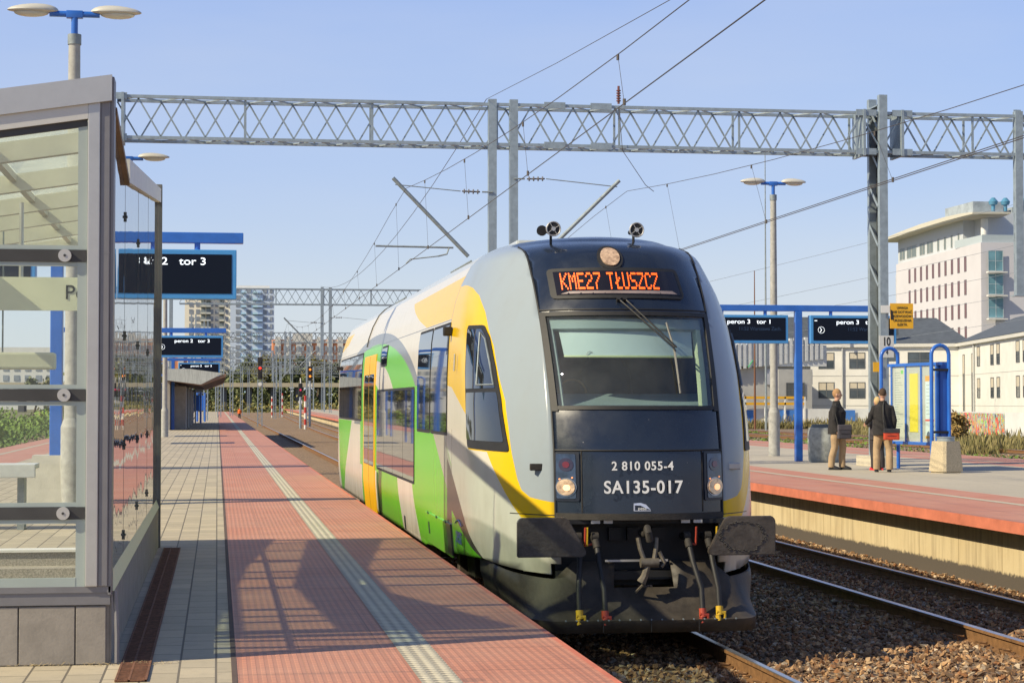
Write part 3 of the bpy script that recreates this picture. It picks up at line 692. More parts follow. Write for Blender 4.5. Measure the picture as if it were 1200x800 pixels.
patch('pillar_lining',front,[(.745,2.26),(.675,2.26),(.715,3.02),(.775,3.02)],-.10,-.05,pm('cab_sunlit_cream_lining',(.62,.68,.42),.6,var=.05))  # right lining's cream made paler to stand for sunlight on it
patch('pillar_lining',front,[(-.745,2.26),(-.725,2.26),(-.765,3.02),(-.78,3.02)],-.08,-.05,M_cab)
d=MB(); d.add([T(-.72,.74,2.26),T(.72,.74,2.26),T(.78,1.15,2.37),T(-.78,1.15,2.37),T(-.72,.74,2.1),T(.72,.74,2.1),T(.78,1.15,2.1),T(-.78,1.15,2.1)],[(0,1,2,3),(7,6,5,4),(0,4,5,1),(1,5,6,2),(2,6,7,3),(3,7,4,0)]); d.build('dashboard',M_cab,train)
se=MB(); se.loft([(T(.0,2.1,2.0),.28,.10),(T(.0,2.1,2.35),.29,.09),(T(.0,2.12,2.62),.25,.08),(T(.0,2.13,2.78),.15,.07),(T(.0,2.14,2.86),.05,.04)]); se.build('driver_seat',pm('seat_blue',(.015,.022,.06),.8),train)
q=MB(); q.tube([T(-.5+.14*math.cos(a),1.3,2.38+.13*math.sin(a)) for a in np.linspace(0,PI,10)],.012,6); q.build('control_hoop',pm('tan_leather',(.25,.13,.05),.6),train)
q=MB(); q.tube([T(-.44,.985,3.06),T(-.44,.955,3.06)],[.045,.035],14); q.build('cab_camera',M_cabd,train)
# destination display
patch('display_frame',front,roundpoly([(-.72,3.29),(.58,3.29),(.545,3.60),(-.725,3.60)],.05),.0,.014,M_black,om)
dsp=patch('display_recess',front,[(-.665,3.325),(.535,3.325),(.50,3.565),(-.67,3.565)],.012,.018,pm('display_black',(.012,.010,.012),.12,var=0,coat=.5),train)
patch('display_reflector',front,[(-.63,3.335),(.50,3.335),(.45,3.365),(-.55,3.36)],.018,.019,pm('display_sill',(.25,.2,.19),.5,var=.2),dsp)
G={'K':"10001 10010 10100 11000 10100 10010 10001",'M':"10001 11011 10101 10101 10001 10001 10001",'E':"11111 10000 10000 11110 10000 10000 11111",'2':"01110 10001 00001 00110 01000 10000 11111",'7':"11111 00001 00010 00100 01000 01000 01000",
'T':"11111 00100 00100 00100 00100 00100 00100",'Ł':"01000 01000 01010 01100 11000 01000 01111",'U':"10001 10001 10001 10001 10001 10001 01110",'S':"01111 10000 10000 01110 00001 00001 11110",'Z':"11111 00001 00010 00100 01000 10000 11111",'C':"01110 10001 10000 10000 10000 10001 01110",' ':"000 000 000 000 000 000 000"}
M_led=pm('orange_leds',(.9,.15,.02),.5,var=0,emit=(1.,.11,.012),es=1.15); M_ledoff=pm('dim_leds',(.12,.03,.012),.5,var=0)
L=MB(); cx=0; cols=[]
for ch in "KME27 TŁUSZCZ":
    rows=G[ch].split(); w=len(rows[0])
    for r_,row in enumerate(rows):
        for k,bit in enumerate(row):
            if bit=='1': cols.append((cx+k,r_))
    cx+=w+1
P0=.93/(cx-1); 
for a,r_ in cols:
    x=-.61+a*P0; z=3.535-r_*.0245
    A=[TO+front(x+dx,z+dz,.0195) for dx,dz in ((-P0*.44,-.0105),(P0*.44,-.0105),(P0*.44,.0105),(-P0*.44,.0105))]
    L.prism(A,(0,-.003,0))
L.build('display_text',M_led,dsp)
# top headlight
def disc(name,x,z,r,o0,o1,mat,parent,sx=1.,n=22): return patch(name,front,[(x+sx*r*math.cos(t),z+r*math.sin(t)) for t in np.linspace(0,2*PI,n,endpoint=False)],o0,o1,mat,parent,du=.05,dv=.05)
M_lampglass=pm('lamp_reflector',(.62,.50,.42),.18,metal=.6,var=.55,scale=28)
M_lampon=pm('lamp_lens',(.72,.44,.28),.12,var=.6,scale=22,coat=1,metal=.3)
hd=disc('headlight',-.127,3.705,.125,0,.016,M_black,train); disc('lens',-.127,3.705,.092,.016,.03,M_lampon,hd)
# lower light clusters
for s in (-1,1):
    fr_=patch('light_cluster',front,rrect(min(s*.80,s*.595),max(s*.80,s*.595),1.36,1.82,.02),.0,.014,pm('dark_navy_bezel',(.006,.010,.025),.35,var=.1),train)
    patch('cluster_cover',front,rrect(min(s*.788,s*.625),max(s*.788,s*.625),1.385,1.80,.015),.014,.018,pm('navy_cover_glass',(.035,.055,.11),.12,var=.5,scale=9,coat=.8),fr_)
    rd=disc('tail_light',s*.705,1.70,.062,.018,.022,pm('tail_ring',(.03,.02,.05),.2,coat=1,var=0),fr_); disc('red_lens',s*.705,1.70,.03,.022,.026,pm('red_lens',(.14,.01,.02),.2,coat=1,var=0),rd)
    h=disc('headlight',s*.705,1.49,.088,.018,.023,pm('chrome_ring',(.35,.36,.42),.2,metal=.8,var=.2),fr_); disc('lens',s*.705,1.49,.076,.023,.036,M_lampon,h); disc('bulb',s*.705+.01,1.485,.030,.036,.042,pm('warm_bulb',(1,.7,.4),.3,var=.3,scale=60,emit=(1,.50,.22),es=.9),h)
    for q_ in ((-.055,.075),(.05,.09),(.062,-.02)): disc('glint',s*.705+q_[0],1.49+q_[1],.008,.018,.024,pm('orange_glint',(.8,.3,.12),.3,var=0,emit=(1,.4,.15),es=.6),h,n=8)
    patch('vertical_joint',front,[(s*.575,1.26),(s*.583,1.26),(s*.583,1.83),(s*.575,1.83)],.0,.006,M_dark,om)
# numbers
def tfront(s,size,x,z,name,bold=.0,sx=1,sp=1,mat=M_txtw2):
    p=TO+front(x,z,.012); return text(s,size,face_mat(p,0,R(4)),mat,om,name,.002,bold=bold,sx=sx,space=sp)
tfront("2 810 055-4",.115,-.025,1.688,'number_lettering',.002,.94,1.12); tfront("SA135-017",.165,-.022,1.49,'number_lettering',.003,.94,1.1)
q=MB(); pts=[TO+front(x,z,.01) for x,z in [(-.115,1.345),(-.05,1.35),(.0,1.335),(.045,1.285),(.0,1.30),(-.05,1.325),(-.105,1.328),(-.105,1.29),(.035,1.285),(.035,1.28),(-.115,1.275)]]; q.prism(pts[:7],(0,-.003,0)); q.box(pts[0][0],pts[0][0]+.012,pts[0][1]-.002,pts[0][1]+.002,TZR+1.275,TZR+1.345); q.box(pts[0][0],TXC+.045,pts[0][1]-.012,pts[0][1]-.006,TZR+1.274,TZR+1.281)
q.build('maker_emblem',pm('silver_emblem',(.6,.65,.8),.25,metal=.4,var=0),om)
tfront("pesa",.045,-.035,1.298,'maker_lettering',.0)
# wiper
wp=MB(); F=lambda x,z,o:TO+front(x,z,o)
wp.tube([F(-.115,3.27,.03),F(-.06,3.19,.06),F(.335,2.79,.07),F(.36,2.745,.07)],.009,6); wp.tube([F(-.055,3.27,.03),F(-.02,3.21,.06),F(.375,2.78,.07)],.009,6)
wo=wp.build('wiper',M_black,train)
wp=MB(); wp.tube([F(.325,3.04,.03),F(.362,2.76,.045),F(.385,2.36,.03)],.011,6); wp.tube([F(.335,2.95,.04),F(.362,2.76,.06),F(.38,2.45,.04)],.006,6); wp.build('wiper_blade',pm('grey_blade',(.12,.12,.11),.5),wo)
wp=MB(); wp.tube([F(-.115,3.27,.0),F(-.115,3.27,.05)],.022,10); wp.tube([F(-.055,3.27,.0),F(-.055,3.27,.05)],.022,10); wp.build('wiper_pivot',M_black,wo)
# horns on the roof
for x in (-.60,.26):
    h=MB(); c0=T(x,1.95,4.04); h.tube([(c0[0],c0[1]-.16,c0[2]),(c0[0],c0[1]-.10,c0[2]),(c0[0],c0[1]-.02,c0[2]),(c0[0],c0[1]+.16,c0[2])],[.070,.05,.028,.025],18); h.tube([(c0[0],c0[1],c0[2]),(c0[0],c0[1],c0[2]-.2)],.014,8)
    ho=h.build('horn',M_black,train)
    h=MB(); h.tube([(c0[0]+.071*math.cos(a),c0[1]-.162,c0[2]+.071*math.sin(a)) for a in np.linspace(0,2*PI,25)],.008,6,caps=False); h.tube([(c0[0],c0[1]-.17,c0[2]),(c0[0],c0[1]-.14,c0[2])],.022,10)
    for a in (.5,2.1,3.8,5.3): h.tube([(c0[0],c0[1]-.165,c0[2]),(c0[0]+.068*math.cos(a),c0[1]-.165,c0[2]+.068*math.sin(a))],.004,5)
    h.build('horn_rim',M_alu,ho)
    if x<0:
        h=MB(); h.tube([(c0[0]-.1,c0[1]-.05,c0[2]-.01),(c0[0]-.1,c0[1]+.1,c0[2]-.01)],[.055,.03],14); h.build('second_horn',M_black,ho)
# roof equipment
rf=MB(); rf.bbox(*[a for a in (TXC-.55,TXC+.5,TY0+4.6,TY0+7.2,TZR+4.0,TZR+4.16)],.03); rf.build('roof_unit',M_liv,train)
for yy in (5.0,13.): strip_on(side,[(yy+a,3.93+.01*a) for a in np.linspace(0,2.4,5)],.012,.01,M_gald,'roof_rib')
strip_on(side,[(16.5,z) for z in np.linspace(3.25,4.0,16)],.02,.0,M_black,'roof_joint')
# side windows, doors, on both flanks
def yv(y0,y1,z0,z1): return [(y0,z0),(y1,z0),(y1,z1),(y0,z1)]
def window(y0,y1,z0,z1,sgn,divs=(),hbar=None,frame=M_black):
    f=patch('window_frame',side,roundpoly(yv(y0,y1,z0,z1),.06),-.005,.004,frame,du=.6,dv=.15,sgn=sgn)
    ys_=[y0+.03]+list(divs)+[y1-.03]
    for a,b_ in zip(ys_[:-1],ys_[1:]):
        patch('pane',side,roundpoly(yv(a+.012,b_-.012,z0+.035,z1-.035),.04),.004,.009,M_dglass,f,du=.6,dv=.15,sgn=sgn)
    if hbar: patch('glazing_bar',side,yv(y0+.05,y1-.05,hbar-.012,hbar+.012),.009,.013,M_gald,f,du=.6,sgn=sgn)
    return f
for sgn in (-1,1):
    window(3.90,5.62,1.92,3.18,sgn,(),None); window(5.66,7.22,1.92,3.18,sgn,())
    window(7.55,13.62,1.23,2.49,sgn,(9.1,10.7,12.2),None)
    window(17.0,23.4,1.96,3.17,sgn,(18.2,19.3,20.5,21.9))
    window(11.95,13.0,2.84,3.16,sgn)
    # upper vent bar of the large window
    patch('vent_window',side,roundpoly(yv(4.0,5.5,2.82,3.14),.03),.009,.013,M_dglass,train,du=.5,dv=.15,sgn=sgn)
    # yellow entrance door
    dr=patch('door',side,yv(13.95,16.42,.50,3.07),-.002,.012,pm('door_yellow',(.76,.42,.004),.3,var=.06,spec=.15),du=.5,dv=.12,sgn=sgn)
    for a in (14.15,15.25): patch('door_glass',side,roundpoly(yv(a,a+.98,1.25,2.75),.08),.012,.017,M_dglass,dr,du=.5,dv=.15,sgn=sgn)
    patch('door_gap',side,yv(15.17,15.19,.5,3.05),.012,.014,M_black,dr,du=.5,dv=.15,sgn=sgn)
    # cab side window with arched front edge
    cw=patch('cab_window_frame',side,roundpoly([(2.10,1.83),(1.0,1.81),(1.27,2.31),(1.50,2.62),(1.80,2.94),(2.02,3.07),(2.56,3.085)][::1],.05),-.002,.010,M_black,du=.12,dv=.1,sgn=sgn)
    patch('lower_pane',side,roundpoly([(2.13,1.91),(1.10,1.90),(1.30,2.27),(1.38,2.385),(2.25,2.385)],.03),.010,.014,M_dglass,cw,du=.12,dv=.1,sgn=sgn)
    patch('upper_pane',side,roundpoly([(2.28,2.425),(1.42,2.425),(1.60,2.66),(1.86,2.93),(2.05,3.03),(2.50,3.04)],.03),.010,.014,M_dglass,cw,du=.12,dv=.1,sgn=sgn)
    ip=[(1.86,2.46),(1.46,2.46),(1.63,2.67),(1.88,2.92),(2.05,3.0)]
    strip_on(side,ip+[ip[0]],.010,.018,M_gald,'sliding_sash',cw,sgn=sgn)
    # lower hatch panel
    hp=patch('underfloor_hatch',side,yv(3.52,6.1,.60,.965) if True else 0,.0,.016,M_liv,train,du=.4,sgn=sgn)
    for a in (3.9,4.8,5.7): patch('hinge',side,yv(a,a+.08,.955,.985),.016,.024,M_black,hp,sgn=sgn)
    patch('hatch_handle',side,yv(5.7,5.82,.72,.86),.016,.02,M_black,hp,sgn=sgn)
    patch('grille',side,yv(13.35,13.6,.56,1.18),.0,.006,pm('dark_grille',(.05,.09,.03),.6),train,sgn=sgn)
    patch('filler_slot',side,yv(9.0,9.18,.56,.74),.0,.006,M_black,train,sgn=sgn)
    # small lifting clip by the light cluster, door handle
    p=TO+side(.66,1.67,sgn,.02); q=MB(); q.bbox(p.x-.06,p.x+.06,p.y-.03,p.y+.02,p.z-.03,p.z+.035,.01); q.build('side_bracket',M_dark if sgn<0 else M_alu,train)
    strip_on(side,[(3.05,2.62),(3.05,2.80)],.012,.03,M_alu,'grab_handle',sgn=sgn)
    p=TO+side(3.72,3.06,sgn,.05); q=MB(); q.bbox(p.x-.05,p.x+.05,p.y-.05,p.y+.05,p.z-.05,p.z+.05,.015); q.build('side_camera',M_black,train)
    p=TO+side(23.5,3.0,sgn,.04); q=MB(); q.bbox(p.x-.04,p.x+.04,p.y-.05,p.y+.05,p.z-.04,p.z+.04,.015); q.build('side_camera',M_black,train)
# writing on the green triangle
p=TO+side(3.0,.86,-1,.012)
text("pesa",.26,Matrix.Translation(TO+side(2.85,.885,-1,.010))@Matrix.Rotation(-PI/2,4,'Z')@Matrix.Rotation(PI/2,4,'X'),M_navy,ob,'maker_lettering',.001,bold=.002,sx=1.1)
strip_on(side,[(3.1-.55*t,1.0+.05*math.sin(PI*t)) for t in np.linspace(0,1,10)],.006,.008,M_navy,'maker_arc',ob)
# underframe, bogies
u=MB(); tbox(u,-1.2,1.2,1.3,23.6,.62,.9); u.build('underframe',M_dark,train)
for by in (3.6,19.4):
    bg=MB(); 
    for s in (-1,1):
        tbox(bg,s*.98,s*1.12,by-1.5,by+1.5,.42,.62); tbox(bg,s*.9,s*1.2,by-.3,by+.3,.4,.72)
        for w_ in (-1.15,1.15): tbox(bg,s*.96,s*1.2,by+w_-.13,by+w_+.13,.32,.6)
    tbox(bg,-1,1,by-.25,by+.25,.4,.6); bo=bg.build('bogie',pm('bogie_frame',(.06,.045,.035),.8,var=.4,bump=.3),train)
    for s in (-1,1):
        for w_ in (-1.15,1.15):
            a=T(s*.70,by+w_,.43); m=MB(); m.tube([(a[0]-s*.0,a[1],a[2]),(a[0]+s*.13,a[1],a[2])],.42,28); m.tube([(a[0]-s*.04,a[1],a[2]),(a[0],a[1],a[2])],.45,28); m.tube([(a[0]+s*.13,a[1],a[2]),(a[0]+s*.28,a[1],a[2])],.12,14); m.build('wheel',pm('wheel_steel',(.09,.07,.05),.6,metal=.4,var=.3),bo)
for a in (7.5,11.,14.): q=MB(); tbox(q,-1.1,1.1,a,a+2.2,.3,.62); q.build('underfloor_box',M_dark,train)
# front end below the panel: dark bulkhead, draw gear, hoses, buffers
bk=MB(); tbox(bk,-.79,.79,.62,.70,.55,1.19); tbox(bk,-.80,.80,.34,.62,1.15,1.19); tbox(bk,-.80,.80,.42,.62,.62,.70); 
for x in (-.28,-.1,.14): tbox(bk,x,x+.12,.56,.62,.98,1.1)
bk.build('headstock',pm('black_headstock',(.012,.012,.013),.6,var=.3),train)
# buffers
M_buf=pm('greasy_buffer_plate',(.075,.064,.056),.5,metal=.25,var=.4,scale=7,bump=.5,bscale=30,rvar=.15)
for s in (-1,1):
    m=MB(); cx_,cz=(.875 if s>0 else -.925),1.045
    pts=[(-.315,-.175),(-.315,.15),(-.285,.185),(.125,.185),(.165,.16),(.325,-.13),(.315,-.165),(.28,-.175+.0)]   # long side outwards, slanted towards the middle
    pts=[((p[0] if s<0 else -p[0])+cx_,p[1]+cz) for p in pts]
    bm=bmesh.new(); f=bm.faces.new([bm.verts.new((TXC+x,TY0,TZR+z)) for x,z in pts]); r_=bmesh.ops.extrude_face_region(bm,geom=[f]); 
    for v in r_['geom']:
        if isinstance(v,bmesh.types.BMVert): v.co.y+=.07
    bmesh.ops.bevel(bm,geom=list(bm.edges),offset=.008,segments=2,affect='EDGES'); m.bm(bm)
    bf=m.build('buffer',M_buf,train)
    m=MB(); m.tube([T(cx_,.05,cz),T(cx_,.45,cz)],.10,18); m.tube([T(cx_,.38,cz),T(cx_,.75,cz)],.12,18); m.build('buffer_shank',M_dark,bf)
    if s<0: continue
    m=MB(); n=70      # worn grease ring on the plate
    for i in range(n):
        t=2*PI*i/n; rr=1+random.uniform(-.1,.1); a=cx_-s*.0+(.215 if True else .2)*rr*math.cos(t); bz=cz+.0+.135*rr*math.sin(t); k=random.uniform(.004,.010)
        m.tube([T(a-k,-.004,bz-k*.6),T(a+k,-.007,bz+k*.4)],[k*.8,k*.5],5)
    m.build('grease_lumps',pm('grease',(.03,.026,.024),.45,var=.5,scale=30,bump=.6),bf)
# coupling
M_cpl=pm('worn_coupling_steel',(.16,.14,.11),.55,metal=.5,var=.35,scale=12)
m=MB(); m.tube([T(.0,.4,1.06),T(0,.2,1.06),T(.0,.14,1.12),T(.0,.10,1.08),T(.02,.12,1.0)],.035,10); dg_=m.build('draw_hook',M_dark,train)
for x0,x1 in ((-.085,-.03),(.09,.06)):
    m=MB(); m.tube([T(x0,.16,1.03),T(x0+(x1-x0)*.3,.14,.93),T(x1,.13,.82)],.022,8); m.build('coupling_link',M_cpl,dg_)
m=MB(); m.tube([T(-.07,.12,.80),T(.10,.12,.80)],.045,10); m.tube([T(.11,.13,.90),T(.16,.13,.80),T(.13,.13,.76)],.02,8); m.tube([T(.0,.12,.78),T(-.03,.12,.68),T(-.06,.13,.62)],[.03,.035,.045],8); m.tube([T(-.04,.13,.6),T(-.10,.2,.52)],.013,6); m.build('coupling_screw',M_cpl,dg_)
# hoses with taps
hoses=[(-.62,'yellow',-.66,.30),(-.46,'red',-.42,.29),(.42,'red',.50,.30),(.62,'yellow',.66,.32)]
MY=pm('hose_yellow',(.60,.38,.02),.5); MR_=pm('hose_red',(.38,.05,.025),.5)
for x,c_,x2,z2 in hoses:
    mat=MY if c_=='yellow' else MR_
    m=MB(); m.tube([T(x,.5,1.02),T(x,.34,1.02),T(x+.01,.28,.96),T(x+(x2-x)*.3,.18,.8),T(x2,.08,.56),T(x2,.04,z2+.08)],[.035,.035,.03,.026,.026,.026],10); h_=m.build('brake_hose',M_black,train)
    m=MB(); m.tube([T(x-.03,.33,1.03),T(x+.03,.33,1.03)],.045,10); m.tube([T(x,.3,1.0),T(x+.01,.26,.93)],.036,10); m.build('hose_valve',M_dark,h_)
    m=MB(); m.tube([T(x2,.045,z2+.08),T(x2,.03,z2)],.034,10); m.tube([T(x2-.03,.02,z2+.03),T(x2+.045,.02,z2+.02),T(x2+.045,.02,z2-.04)],.018,8); m.tube([T(x2-.02,.02,z2),T(x2-.01,.01,z2-.05)],.025,8); m.build('hose_coupling',mat,h_)
    m=MB(); dx=.08 if x>0 or c_=='yellow' else -.1; m.tube([T(x+dx,.30,.95),T(x+dx,.28,1.12)],.011,6); m.tube([T(x+dx,.30,.95),T(x,.32,.97)],.011,6); m.build('tap_handle',mat,h_)
m=MB()
for x in (-.50,-.38,.36,.48): tbox(m,x,x+.085,.30,.36,1.155,1.185)
m.build('jumper_socket',M_alu,train)
m=MB(); tbox(m,-.36,.24,.335,.345,.795,.815); m.build('step_edge',M_alu,train)
# snow plough apron: rings along x swept to the sides
M_apr=pm('dusty_black_apron',(.046,.038,.029),.6,var=.45,scale=4,bump=.25,bscale=25,rvar=.15)
def apron():
    m=MB(); rows=[(.80,.36,.66),(.66,.32,.70),(.56,.28,.72),(.40,.16,.80),(.30,.02,.86),(.285,-.02,.88),(.17,.0,.88)]  # z, y at centre, half-width of the flat front
    prof=[]
    for z,yc,hw in rows:
        p=[(x,yc+.02*(x/hw)**2) for x in np.linspace(0,hw,6)]
        # swept side, back to y 2.3
        W_=1.22 if z<.5 else 1.28
        for t in np.linspace(.15,1,9):
            xx=hw+(W_-hw)*math.sin(t*PI/2)**.9; yy=yc+.02+(2.1-yc)*(1-math.cos(t*PI/2))**.85*(.62 if z<.5 else .62)
            p.append((xx,yy))
        p.append((W_,2.3))
        ze=lambda x,y:(z if abs(x)<.80 or z<.5 else min(z,lowz(y)-.004*(5-rows.index((z,yc,hw)))))
        prof.append([(-x,y,ze(x,y)) for x,y in p[::-1]]+[(x,y,ze(x,y)) for x,y in p[1:]])
    n=len(prof[0]); vs=[T(*q) for r_ in prof for q in r_]
    # the top edge follows the body
    vs=[(x,y,z) for x,y,z in vs]; fs=[]
    for i in range(len(prof)-1):
        for j in range(n-1):
            cxm=(prof[i][j][0]+prof[i][j+1][0])/2
            if i in (0,1) and abs(cxm)<.26: continue     # notch for the coupling
            fs.append((i*n+j,i*n+j+1,(i+1)*n+j+1,(i+1)*n+j))
    m.add(vs,fs,True); o=m.build('apron',M_apr,train); md=o.modifiers.new('t','SOLIDIFY'); md.thickness=.02
    return o
apr=apron()
for x in (-.45,0.0,.45):
    m=MB(); tbox(m,x-.004,x+.004,-.032,-.026,.18,.29); m.build('apron_joint',M_black,apr)
m=MB()
for x in np.linspace(-.8,.8,17): m.tube([T(x,-.035,.292),T(x,-.025,.292)],.008,6)
m.build('bolts',M_gald,apr)
m=MB(); m.add([T(-.95,.16,.16),T(.95,.16,.16),T(.95,.8,.16),T(-.95,.8,.16)],[(0,1,2,3)]); m.build('apron_floor',M_dark,apr)
# ---------------- glass shelter over the underpass stairs ----------------
XS=-.60; YF=11.55
sh=thing('glass_shelter','glass and aluminium shelter over the underpass stairs at the left edge of the platform','shelter',(-2.6,YF,0))
m=MB()      # tiled plinth, front and flank
m.box(-4.7,XS-.012,YF+.01,YF+.2,0,.40); m.box(XS-.10,XS-.012,YF+.2,20.9,0,.42); m.box(-4.7,-4.6,YF+.2,20.9,0,.42)
plin=m.build('plinth',M_plinth,sh)
m=MB()
for a,b_ in ((-1.10,XS-.03),(-1.62,-1.115),(-2.14,-1.635),(-2.66,-2.155)):
    pass
xs=[-.625,-.80]+[-1.118-.318*i for i in range(12)]
for a,b_ in zip(xs[:-1],xs[1:]): m.bbox(b_+.004,a-.004,YF-.012,YF+.012,.005,.335,.003)
y=YF+.02
while y<20.8: m.bbox(XS-.014,XS+.0,y+.004,min(y+.75,20.85),.005,.40,.003); y+=.757
m.build('plinth_tiles',M_plinth,plin)
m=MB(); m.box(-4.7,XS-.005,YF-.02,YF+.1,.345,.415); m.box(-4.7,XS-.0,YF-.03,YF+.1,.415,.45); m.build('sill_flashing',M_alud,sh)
m=MB(); m.add([(XS-.1,YF+.1,.40),(XS+.006,YF+.1,.40),(XS+.006,20.9,.42),(XS-.1,20.9,.42),(XS-.1,YF+.1,.50),(XS-.03,YF+.1,.50),(XS-.03,20.9,.52),(XS-.1,20.9,.52)],[(0,1,2,3),(7,6,5,4),(0,4,5,1),(1,5,6,2),(2,6,7,3),(3,7,4,0)]); m.build('flank_sill',M_alu,sh)
m=MB(); m.bbox(-4.75,-4.66,YF-.05,YF+.05,0,2.9,.006); m.build('side_post',M_alu,sh)
m=MB(); m.bbox(-.745,-.675,YF-.05,YF+.03,.45,3.34,.006); m.build('corner_post',M_alu,sh)
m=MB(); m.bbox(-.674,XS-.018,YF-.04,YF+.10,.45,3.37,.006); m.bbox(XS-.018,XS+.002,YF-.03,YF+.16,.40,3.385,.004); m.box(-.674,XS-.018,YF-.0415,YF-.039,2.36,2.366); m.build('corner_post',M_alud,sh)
def sl(x): return 3.39+.155*(x+.62)        # pitch of the front gable
m=MB(); m.prism([(-4.7,YF-.07,sl(-4.7)),(XS-.01,YF-.07,sl(-.61)),(XS-.01,YF-.07,sl(-.61)-.15),(-4.7,YF-.07,sl(-4.7)-.15)],(0,.09,0)); m.build('gable_beam',M_alu,sh)
m=MB(); m.prism([(-4.7,YF-.05,sl(-4.7)-.15),(-.745,YF-.05,sl(-.745)-.15),(-.745,YF-.05,sl(-.745)-.235),(-4.7,YF-.05,sl(-4.7)-.235)],(0,.07,0)); m.build('gable_inner_rail',pm('pale_aluminium',(.56,.55,.51),.45,metal=.3,var=.04),sh)
M_gask=pm('dark_gasket',(.045,.045,.045),.5,var=.2)
m=MB(); m.prism([(-4.7,YF-.03,sl(-4.7)-.235),(-.75,YF-.03,sl(-.75)-.235),(-.75,YF-.03,sl(-.75)-.275),(-4.7,YF-.03,sl(-4.7)-.275)],(0,.03,0)); 
for z in (.87,1.545,2.345): m.box(-4.7,-.75,YF-.035,YF+.02,z-.035,z+.035)
m.build('transom',M_gask,sh)
m=MB(); m.box(-.80,-.747,YF-.028,YF-.004,.45,3.12); m.box(-4.7,-.80,YF-.03,YF+.0,.45,.50)
for z in (.87,1.545,2.345):
    m.box(-4.7,-.80,YF-.026,YF-.005,z+.036,z+.06); m.box(-4.7,-.80,YF-.026,YF-.005,z-.06,z-.036)
m.build('glazing_bead',pm('grey_bead',(.36,.42,.40),.5,metal=.2,var=.05),sh)
for z0,z1 in ((.50,.81),(.93,1.485),(1.605,2.285),(2.405,3.09)):
    m=MB()
    if z1>3: m.prism([(-4.7,YF-.012,z0),(-.80,YF-.012,z0),(-.80,YF-.012,sl(-.8)-.28),(-4.7,YF-.012,sl(-4.7)-.28)],(0,.006,0))
    else: m.box(-4.7,-.80,YF-.012,YF-.006,z0,z1)
    m.build('front_pane',M_glass,sh)
for z in (.87,1.545,2.345):
    m=MB(); m.tube([(-.87,YF-.062,z),(-.87,YF-.034,z)],.037,20); d_=m.build('clamp_disc',pm('clamp_grey',(.5,.49,.47),.4,metal=.4,var=.05),sh)
    m=MB(); m.tube([(-.87,YF-.066,z),(-.87,YF-.060,z)],.008,8); m.build('screw',M_gask,d_)
# flank of glass panes along the platform, top rail dips then climbs
def topz(y): return float(np.interp(y,[YF,13.4,19.9,20.9],[3.23,3.0,3.60,3.62]))
ys=[YF+.14,13.4,15.6,17.8,20.75]
for a,b_ in zip(ys[:-1],ys[1:]):
    m=MB(); m.prism([(XS-.03,a+.006,.50),(XS-.03,b_-.006,.50),(XS-.03,b_-.006,topz(b_)),(XS-.03,a+.006,topz(a))],(.01,0,0)); m.build('flank_pane',M_glassside,sh)
m=MB(); m.prism([(XS-.06,YF+.13,topz(YF)),(XS-.06,13.4,3.0),(XS-.06,13.4,2.96),(XS-.06,YF+.13,topz(YF)-.04)],(.07,0,0)); m.build('eaves_trim',pm('brown_trim',(.20,.13,.07),.6,var=.3),sh)
m=MB(); m.prism([(XS-.05,13.4,3.14),(XS-.05,20.75,3.73),(XS-.05,20.75,3.59),(XS-.05,13.4,2.98)],(.06,0,0)); m.build('eaves_board',M_white,sh)
m=MB(); m.bbox(XS-.07,XS+.02,20.75,20.84,0,3.78,.006); m.build('end_post',pm('dark_bronze_post',(.17,.16,.14),.45,metal=.4,var=.1),sh)
for z in (.90,1.55,2.37):
    m=MB(); m.box(XS-.06,XS-.042,YF+.16,20.75,z-.012,z+.012)
    y=YF+.7; 
    while y<20.6:
        m.box(XS-.050,XS-.040,y-.015,y+.015,z-.025,z+.025); y+=.72
    m.build('glass_rail',M_gask,sh)
m=MB()
for y_,zs in ((13.42,(.62,1.22,1.95,2.75)),(15.62,(.70,1.22,1.95,2.75)),(17.82,(.70,1.22,1.95,2.8))):
    for z in zs: m.box(XS-.018,XS-.010,y_-.015,y_+.015,z-.032,z+.032); m.box(XS-.018,XS-.004,y_-.02,y_+.02,z-.007,z+.007)
    m.box(XS-.028,XS-.019,y_-.005,y_+.005,.5,topz(y_))
m.build('pane_clamp',M_gask,sh)
# glazed roof with rafters
def rz(x): return 3.33+.155*(x+.62)
xr=lambda y:-.64-(y-YF)*.06
rf=MB(); rf.add([(-4.7,YF+.02,rz(-4.7)),(xr(YF),YF+.02,rz(xr(YF))),(xr(20.6),20.6,rz(xr(20.6))-.02),(-4.7,20.6,rz(-4.7)-.02)]+[(-4.7,YF+.02,rz(-4.7)+.012),(xr(YF),YF+.02,rz(xr(YF))+.012),(xr(20.6),20.6,rz(xr(20.6))-.008),(-4.7,20.6,rz(-4.7)-.008)],[(0,1,2,3),(7,6,5,4),(0,4,5,1),(1,5,6,2),(2,6,7,3),(3,7,4,0)])
rf.build('roof_glass',M_glassroof,sh)
m=MB()
for y in (13.2,14.9,16.4,17.6,18.9,20.4): m.obox((-4.7,y,rz(-4.7)-.07),(xr(y),y,rz(xr(y))-.07),.09,.13)
for x in (-1.5,-2.4,-3.4): m.obox((x,YF+.03,rz(x)-.03),(x,20.5,rz(x)-.04),.05,.05)
m.build('roof_rafters',pm('pale_rafter',(.62,.61,.52),.5,var=.08),sh)
